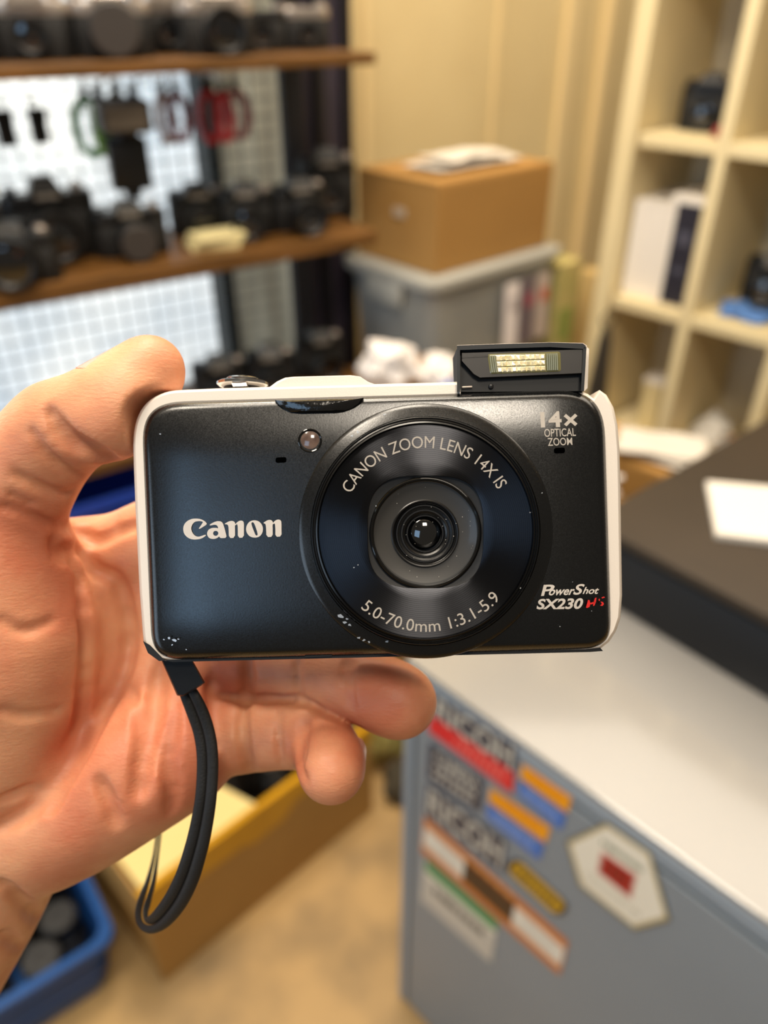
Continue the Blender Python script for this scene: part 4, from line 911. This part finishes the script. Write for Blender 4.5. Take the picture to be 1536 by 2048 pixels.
for side in (-1, 1):
    pts, rad, ups = [], [], []
    for i, s in enumerate(SS):
        a = SS[max(i-1, 0)]; b = SS[min(i+1, len(SS)-1)]; tx, ty = b[0]-a[0], b[1]-a[1]; L_ = math.hypot(tx, ty) or 1
        nx, ny = -ty/L_, tx/L_; off = s[3]*.47*side
        dd = s[2]/1000+.0004*side
        pts.append(CS(s[0]+nx*off, s[1]+ny*off, dd)-OC); rad.append(s[3]*.52*.1195e-3); ups.append(Vector((0, 0, 1)))
    obj('wrist_strap', MB().tube(pts, rad, 12, .55, up=ups), m_strap, kam, angle=60)
#PART hand
# ================================================================== THE HAND (one continuous surface)
def build_hand():
    import openvdb
    sc = 1000/F
    def C(px, py, d): return np.array([(px-768)*d/F, (1024-py)*d/F, d])     # mm, depth positive
    lo = np.array([-230., -215., 150.]); hi = np.array([30., 75., 262.]); vs = .8
    n = np.ceil((hi-lo)/vs).astype(int); G = np.full(n, 50., np.float32)
    ax = [lo[i]+vs*np.arange(n[i], dtype=np.float32) for i in range(3)]
    def sub(a, b, pad):
        l = np.minimum(a, b)-pad; h = np.maximum(a, b)+pad
        i0 = np.clip(((l-lo)/vs).astype(int), 0, n); i1 = np.clip(((h-lo)/vs).astype(int)+2, 0, n)
        return tuple(slice(i0[k], i1[k]) for k in range(3))
    def coords(s): return ax[0][s[0]][:, None, None], ax[1][s[1]][None, :, None], ax[2][s[2]][None, None, :]
    def seg_d(a, b, ra, rb, s):
        X, Y, Z = coords(s); ba = b-a; L2 = max(float(ba@ba), 1e-6)
        h = np.clip(((X-a[0])*ba[0]+(Y-a[1])*ba[1]+(Z-a[2])*ba[2])/L2, 0, 1)
        d = np.sqrt((X-a[0]-h*ba[0])**2+(Y-a[1]-h*ba[1])**2+(Z-a[2]-h*ba[2])**2)
        return d-(ra+(rb-ra)*h)
    def smin(a, b, k):
        h = np.clip(.5+.5*(b-a)/k, 0, 1); return b*(1-h)+a*h-k*h*(1-h)
    def smax(a, b, k): return -smin(-a, -b, k)
    def chain(P, k, refine=True):
        if refine and len(P) > 2: P = catmull(P, 3)
        P = [np.array(p_, float) for p_ in P]
        loc = np.full(n, 50., np.float32) if False else None
        for i in range(len(P)-1):
            a = C(*P[i][:3]); b = C(*P[i+1][:3]); ra, rb = P[i][3], P[i+1][3]
            s = sub(a, b, max(ra, rb)+9); G[s] = smin(G[s], seg_d(a, b, ra, rb, s).astype(np.float32), k)
    def group(chs, kin, kout):            # union with own smoothness, then into G
        nonlocal G
        H = G; G = np.full(n, 50., np.float32)
        for c_ in chs: chain(c_, kin)
        G = smin(H, G, kout)
    # --- palm and forearm
    # (px, py, depth mm, radius mm)
    palm = [
        [(60, 1330, 224, 15), (190, 1180, 224, 13), (330, 1075, 222, 11.5)],
        [(60, 1420, 226, 15), (230, 1270, 228, 13.5), (385, 1190, 224, 12)],
        [(60, 1520, 224, 16), (250, 1390, 226, 14.5), (405, 1335, 221, 12)],
        [(10, 1660, 214, 18), (140, 1615, 211, 16), (270, 1540, 210, 15), (378, 1485, 211, 13.2)],
        [(-60, 1560, 222, 21), (-150, 1740, 224, 22), (-250, 1960, 232, 24), (-400, 2300, 250, 27)],
        [(-20, 1700, 216, 17), (-80, 1800, 218, 19.5), (-175, 1965, 224, 21), (-290, 2170, 232, 23)],
        [(-150, 1500, 216, 20), (-220, 1700, 222, 20), (-330, 1960, 234, 22), (-480, 2250, 250, 25)],
    ]
    group(palm, 7, 5)
    # thenar mass
    group([[(-120, 1440, 212, 20), (-40, 1400, 208, 22), (10, 1290, 203, 20.5), (0, 1180, 199, 16), (0, 1080, 196, 14)],
           [(-60, 1560, 212, 19), (-10, 1480, 209, 19.5), (35, 1380, 206, 17)]], 8, 3.2)
    # thumb: metacarpal head -> proximal -> distal
    group([[(-20, 1120, 197, 15), (20, 1010, 193, 13.0), (72, 915, 189, 11.8), (118, 862, 186, 11.2)],
           [(118, 858, 186, 11.0), (170, 838, 184, 10.2), (228, 812, 183, 10.4), (270, 775, 183, 9.1), (303, 736, 183.5, 7.4)],
           [(190, 850, 181.5, 8.2), (222, 838, 181, 8.8), (265, 805, 181, 8.8)]], 2.2, 3.0)
    # web between thumb and index
    group([[(40, 1100, 208, 9), (120, 1120, 217, 9), (180, 1110, 222, 9)]], 5, 6)
    # fingers
    group([[(330, 1075, 222, 11.3), (450, 1010, 221, 9.6), (560, 985, 218, 9), (650, 985, 212, 8.2), (712, 990, 207.5, 7.6)]], 2.5, 2.5)
    group([[(385, 1190, 224, 11.6), (500, 1130, 222, 9.8), (620, 1105, 219, 9.2), (720, 1100, 213, 8.6), (790, 1105, 208.5, 7.9)]], 2.5, 1.5)
    group([[(405, 1335, 221, 11.6), (455, 1326, 221, 10.2), (503, 1322, 217, 9.8)],
           [(506, 1322, 216, 9.6), (580, 1330, 212, 8.9), (650, 1343, 208, 9.0)],
           [(650, 1343, 208, 8.9), (720, 1368, 203.5, 9.2), (775, 1393, 200.5, 9.3), (803, 1405, 199.5, 8.9)]], 1.6, 1.5)
    group([[(385, 1480, 212, 12.4), (440, 1472, 213, 10.8), (492, 1470, 212, 9.9)],
           [(500, 1470, 211, 9.8), (560, 1466, 209, 9.3), (625, 1466, 206, 9.2)],
           [(642, 1484, 203, 8.6), (656, 1506, 198, 8.3), (662, 1528, 193, 8.4), (663, 1543, 190, 7.7)]], .8, .7)
    base = G
    # ---------------- creases: grooves laid on the visible surface
    def surf(px, py):
        for d in np.arange(155, 258, .4):
            p_ = (C(px, py, d)-lo)/vs; i = np.round(p_).astype(int)
            if (i < 0).any() or (i >= n).any(): continue
            if base[tuple(i)] < 0: return d
        return None
    def groove(pts, r=.9, k=1.2, depth=.0):
        pts = catmull([(x, y) for x, y in pts], 5); prev = None
        N_ = len(pts)
        for j, (x, y) in enumerate(pts):
            d = surf(x, y)
            if d is None: prev = None; continue
            p_ = C(x, y, d-.1+depth); e = r*(.35+.65*math.sin(math.pi*min(max((j+.6)/N_, 0), 1)))
            if prev is not None and abs(prev[0][2]-p_[2]) < 6:
                a, ra = prev; s = sub(a, p_, r+4); g_ = seg_d(a, p_, ra, e, s).astype(np.float32); G[s] = smax(G[s], -g_, k)
            prev = (p_, e)
    def swell(px, py, rpx, amt, stretch=(1, 1), ang=0, back=None):
        d = surf(px, py)
        if d is None: return
        c_ = C(px, py, d+rpx*d/F*.55); r = rpx*d/F
        s = sub(c_, c_, r*2); X, Y, Z = coords(s)
        ca_, sa_ = math.cos(ang), math.sin(ang); u = (X-c_[0])*ca_+(Y-c_[1])*sa_; v = -(X-c_[0])*sa_+(Y-c_[1])*ca_
        q_ = np.sqrt((u/stretch[0])**2+(v/stretch[1])**2+(Z-c_[2])**2)
        G[s] = G[s]-amt*np.exp(-(q_/(r*.75))**2).astype(np.float32)
    base = G.copy()
    # mounds between the palm folds
    swell(140, 1240, 60, 1.2, (.7, 1.6)); swell(210, 1290, 55, 1.8, (.6, 2.4)); swell(285, 1440, 48, 2.0, (.6, 2.2), .25)
    swell(360, 1440, 45, 1.8, (.6, 2.0), .15); swell(230, 1530, 60, 1.2, (.9, 1.6)); swell(150, 1680, 60, 1.0); swell(60, 1300, 120, 1.5)
    swell(215, 870, 50, .8, (1.3, .8)); swell(130, 900, 40, .9, (.9, .7), -.7); swell(330, 1360, 40, 1.2, (.7, 1.6)); swell(120, 1480, 45, -1.2, (1, 2), -.6)
    base = G.copy()
    # thumb creases
    groove([(112, 850), (135, 878), (165, 898), (190, 910), (212, 922), (225, 930)], 1.5, 2.6)
    groove([(150, 890), (180, 908), (206, 920)], 1.6, 1.6)
    groove([(98, 822), (112, 850), (135, 878)], .6, 2.2)
    groove([(62, 860), (90, 905), (130, 935), (160, 955)], .8, 1.5)
    groove([(25, 945), (70, 968), (110, 985), (140, 990)], .9, 1.5)
    groove([(0, 1010), (45, 1025), (90, 1045), (112, 1055)], .8, 1.4)
    groove([(20, 985), (40, 1000), (70, 1010)], .5, 1.2)
    # palm lines
    groove([(112, 1078), (118, 1105), (150, 1112), (163, 1150), (170, 1200), (174, 1260), (174, 1320), (168, 1400), (160, 1470), (140, 1520), (105, 1570), (60, 1620), (0, 1655)], 1.9, 2.6)
    groove([(130, 1105), (160, 1100), (190, 1140), (232, 1160), (250, 1215), (258, 1280), (245, 1350), (205, 1430), (172, 1495), (120, 1580), (100, 1620)], 1.4, 2.4)
    groove([(120, 1050), (160, 1062), (190, 1080), (240, 1060), (270, 1050)], 1.2, 2.2)
    groove([(318, 1330), (310, 1400), (298, 1460), (285, 1530), (278, 1590)], 1.9, 2.8)
    groove([(262, 1380), (275, 1430), (285, 1480), (278, 1560)], .9, 2.4)
    groove([(352, 1390), (345, 1450), (335, 1520), (345, 1580), (342, 1625)], 1.3, 2.4)
    groove([(0, 1600), (60, 1580), (95, 1590)], .8, 2.0)
    groove([(232, 1650), (215, 1600), (195, 1560)], .7, 2.8)
    groove([(0, 1765), (30, 1790), (60, 1822), (88, 1845)], 1.4, 2.0); groove([(0, 1870), (20, 1880), (45, 1895)], 1.0, 2.0)
    groove([(0, 1240), (50, 1262), (110, 1240)], .5, 2.0); groove([(0, 1420), (60, 1430), (120, 1420)], .4, 2.0)
    # finger creases
    groove([(430, 1388), (470, 1396), (500, 1402), (560, 1396), (612, 1402), (645, 1420)], 1.5, 1.0)
    groove([(606, 1440), (598, 1480), (598, 1530), (612, 1562)], 1.2, 1.0)
    groove([(494, 1300), (496, 1350), (492, 1392), (505, 1400)], 1.5, 1.4)
    groove([(490, 1400), (484, 1440), (486, 1490), (496, 1530), (502, 1556)], 1.4, 1.6)
    groove([(560, 1425), (556, 1460), (558, 1500), (566, 1536)], .8, 1.2)
    groove([(596, 1318), (594, 1350), (600, 1392)], .6, 1.4); groove([(690, 1320), (688, 1360), (692, 1415)], .7, 1.3); groove([(705, 1322), (704, 1365), (708, 1420)], .4, 1.2)
    groove([(615, 1440), (608, 1470), (606, 1520)], .9, 1.4)
    groove([(423, 1360), (428, 1420), (430, 1500)], 1.0, 2.6)
    # keep clear of the camera's shell
    Xc, Yc = np.meshgrid(ax[0], ax[1], indexing='ij')
    x0, y0, _ = C(266, 782, 178); x1, y1, _ = C(1243, 1322, 178); cxm, cym = (x0+x1)/2, (y0+y1)/2; hx, hy = abs(x1-x0)/2, abs(y1-y0)/2; rc_ = 7.
    qx = np.abs(Xc-cxm)-(hx-rc_); qy = np.abs(Yc-cym)-(hy-rc_)
    d2 = np.sqrt(np.maximum(qx, 0)**2+np.maximum(qy, 0)**2)+np.minimum(np.maximum(qx, qy), 0)-rc_
    Zc = ax[2][None, None, :]; dz = np.abs(Zc-184.5)-13.0
    box_ = np.maximum(d2[:, :, None]-.35, dz)
    G = smax(G, -box_.astype(np.float32), .6)
    G = np.clip(G, -4, 4)
    g_ = openvdb.FloatGrid(4.0); g_.copyFromArray(np.ascontiguousarray(G)); 
    pts, tri, quad = g_.convertToPolygons(isovalue=0.0, adaptivity=0.0)
    pts = pts*vs+lo
    V = np.stack([pts[:, 0], pts[:, 1], -pts[:, 2]], 1)/1000
    return V, tri, quad
V, tri, quad = build_hand()
OH = CS(120, 1350, .205)
me = bpy.data.meshes.new('hand'); Vl = V-np.array(OH)
me.vertices.add(len(Vl)); me.vertices.foreach_set('co', Vl.astype(np.float32).ravel())
nt_, nq = len(tri), len(quad); me.loops.add(nt_*3+nq*4); me.polygons.add(nt_+nq)
me.loops.foreach_set('vertex_index', np.concatenate([np.asarray(tri).ravel(), np.asarray(quad).ravel()]).astype(np.int32))
me.polygons.foreach_set('loop_start', np.concatenate([np.arange(nt_)*3, nt_*3+np.arange(nq)*4]).astype(np.int32))
me.update(calc_edges=True); me.validate()
bm = bmesh.new(); bm.from_mesh(me)
for _ in range(3): bmesh.ops.smooth_vert(bm, verts=bm.verts, factor=.5, use_axis_x=True, use_axis_y=True, use_axis_z=True)
bmesh.ops.recalc_face_normals(bm, faces=bm.faces[:]); bm.to_mesh(me); bm.free(); me.shade_smooth()
# skin
ms = mat('skin', '#C98A66', .45, sss=.35, spec=.35)
nt = ms.node_tree; N = nt.nodes; L_ = nt.links; b = N['Principled BSDF']
tc = N.new('ShaderNodeTexCoord')
def nz(scale, det, vec=None):
    q_ = N.new('ShaderNodeTexNoise'); q_.inputs['Scale'].default_value = scale; q_.inputs['Detail'].default_value = det; L_.new(vec or tc.outputs['Object'], q_.inputs['Vector']); return q_
n1 = nz(38, 4); n2 = nz(160, 3)
r1 = N.new('ShaderNodeValToRGB'); r1.color_ramp.elements[0].color = lin('#E0A47D'); r1.color_ramp.elements[1].color = lin('#C87A5A'); r1.color_ramp.elements[0].position = .38; r1.color_ramp.elements[1].position = .66
L_.new(n1.outputs['Fac'], r1.inputs[0])
mx = N.new('ShaderNodeMixRGB'); mx.blend_type = 'MULTIPLY'; mx.inputs[0].default_value = .35; r2 = N.new('ShaderNodeValToRGB'); r2.color_ramp.elements[0].color = (.78, .62, .55, 1); r2.color_ramp.elements[1].color = (1, 1, 1, 1)
L_.new(n2.outputs['Fac'], r2.inputs[0]); L_.new(r1.outputs[0], mx.inputs[1]); L_.new(r2.outputs[0], mx.inputs[2]); L_.new(mx.outputs[0], b.inputs['Base Color'])
mp = N.new('ShaderNodeMapping'); mp.inputs['Rotation'].default_value = (0, 0, .6); mp.inputs['Scale'].default_value = (1, 3.2, 1); L_.new(tc.outputs['Object'], mp.inputs[0])
n3 = nz(520, 3, mp.outputs[0]); n4 = nz(1400, 2)
ad = N.new('ShaderNodeMath'); ad.operation = 'MULTIPLY_ADD'; ad.inputs[1].default_value = .5; L_.new(n4.outputs['Fac'], ad.inputs[0]); L_.new(n3.outputs['Fac'], ad.inputs[2])
bp = N.new('ShaderNodeBump'); bp.inputs['Strength'].default_value = .22; bp.inputs['Distance'].default_value = .0006; L_.new(ad.outputs[0], bp.inputs['Height']); L_.new(bp.outputs[0], b.inputs['Normal'])
me.materials.append(ms)
hand = bpy.data.objects.new('hand', me); COL.objects.link(hand); hand.matrix_world = MCAM @ Matrix.Translation(OH)
tag(hand, 'bare left hand gripping the compact camera by its left end, palm towards the viewer', 'hand')
m_nail = mat('fingernail', '#D99A84', .28, spec=.5, coat=.3)
def nail(a, b_, ra, rb, nrm, half, name='fingernail'):
    a, b_, nrm = Vector(a), Vector(b_), Vector(nrm).normalized(); ax_ = (b_-a).normalized(); nrm = (nrm-ax_*nrm.dot(ax_)).normalized(); sd = ax_.cross(nrm)
    mb = MB(); nu, nv_ = 10, 12; top, bot = [], []
    for i in range(nv_+1):
        t = i/nv_; r = ra+(rb-ra)*t; hw = math.radians(half)*(1-.9*max(0, t-.8)**2*12)*(1-.5*max(0, .15-t)*6)
        for j in range(nu+1):
            an = (j/nu*2-1)*hw; dirn = nrm*math.cos(an)+sd*math.sin(an); p_ = a.lerp(b_, t)
            top.append(p_+dirn*(r+.0010)); bot.append(p_+dirn*(r-.0009))
    nn = len(top); fs = []; I = lambda i, j: i*(nu+1)+j
    for i in range(nv_):
        for j in range(nu): q_ = (I(i, j), I(i, j+1), I(i+1, j+1), I(i+1, j)); fs += [q_, tuple(nn+k for k in q_[::-1])]
    per = [I(0, j) for j in range(nu+1)]+[I(i, nu) for i in range(1, nv_+1)]+[I(nv_, j) for j in range(nu-1, -1, -1)]+[I(i, 0) for i in range(nv_-1, 0, -1)]
    for k in range(len(per)): p_, q_ = per[k], per[(k+1) % len(per)]; fs.append((q_, p_, nn+p_, nn+q_))
    mb.add(top+bot, fs); obj(name, mb, m_nail, hand, angle=60)
nail(CS(222, 806, .183)-OH, CS(300, 738, .1835)-OH, .0099, .0073, (-.5, .8, -.02), 50)
nail(CS(661, 1508, .199)-OH, CS(663, 1552, .1925)-OH, .0082, .0072, (1, -.1, .4), 42)
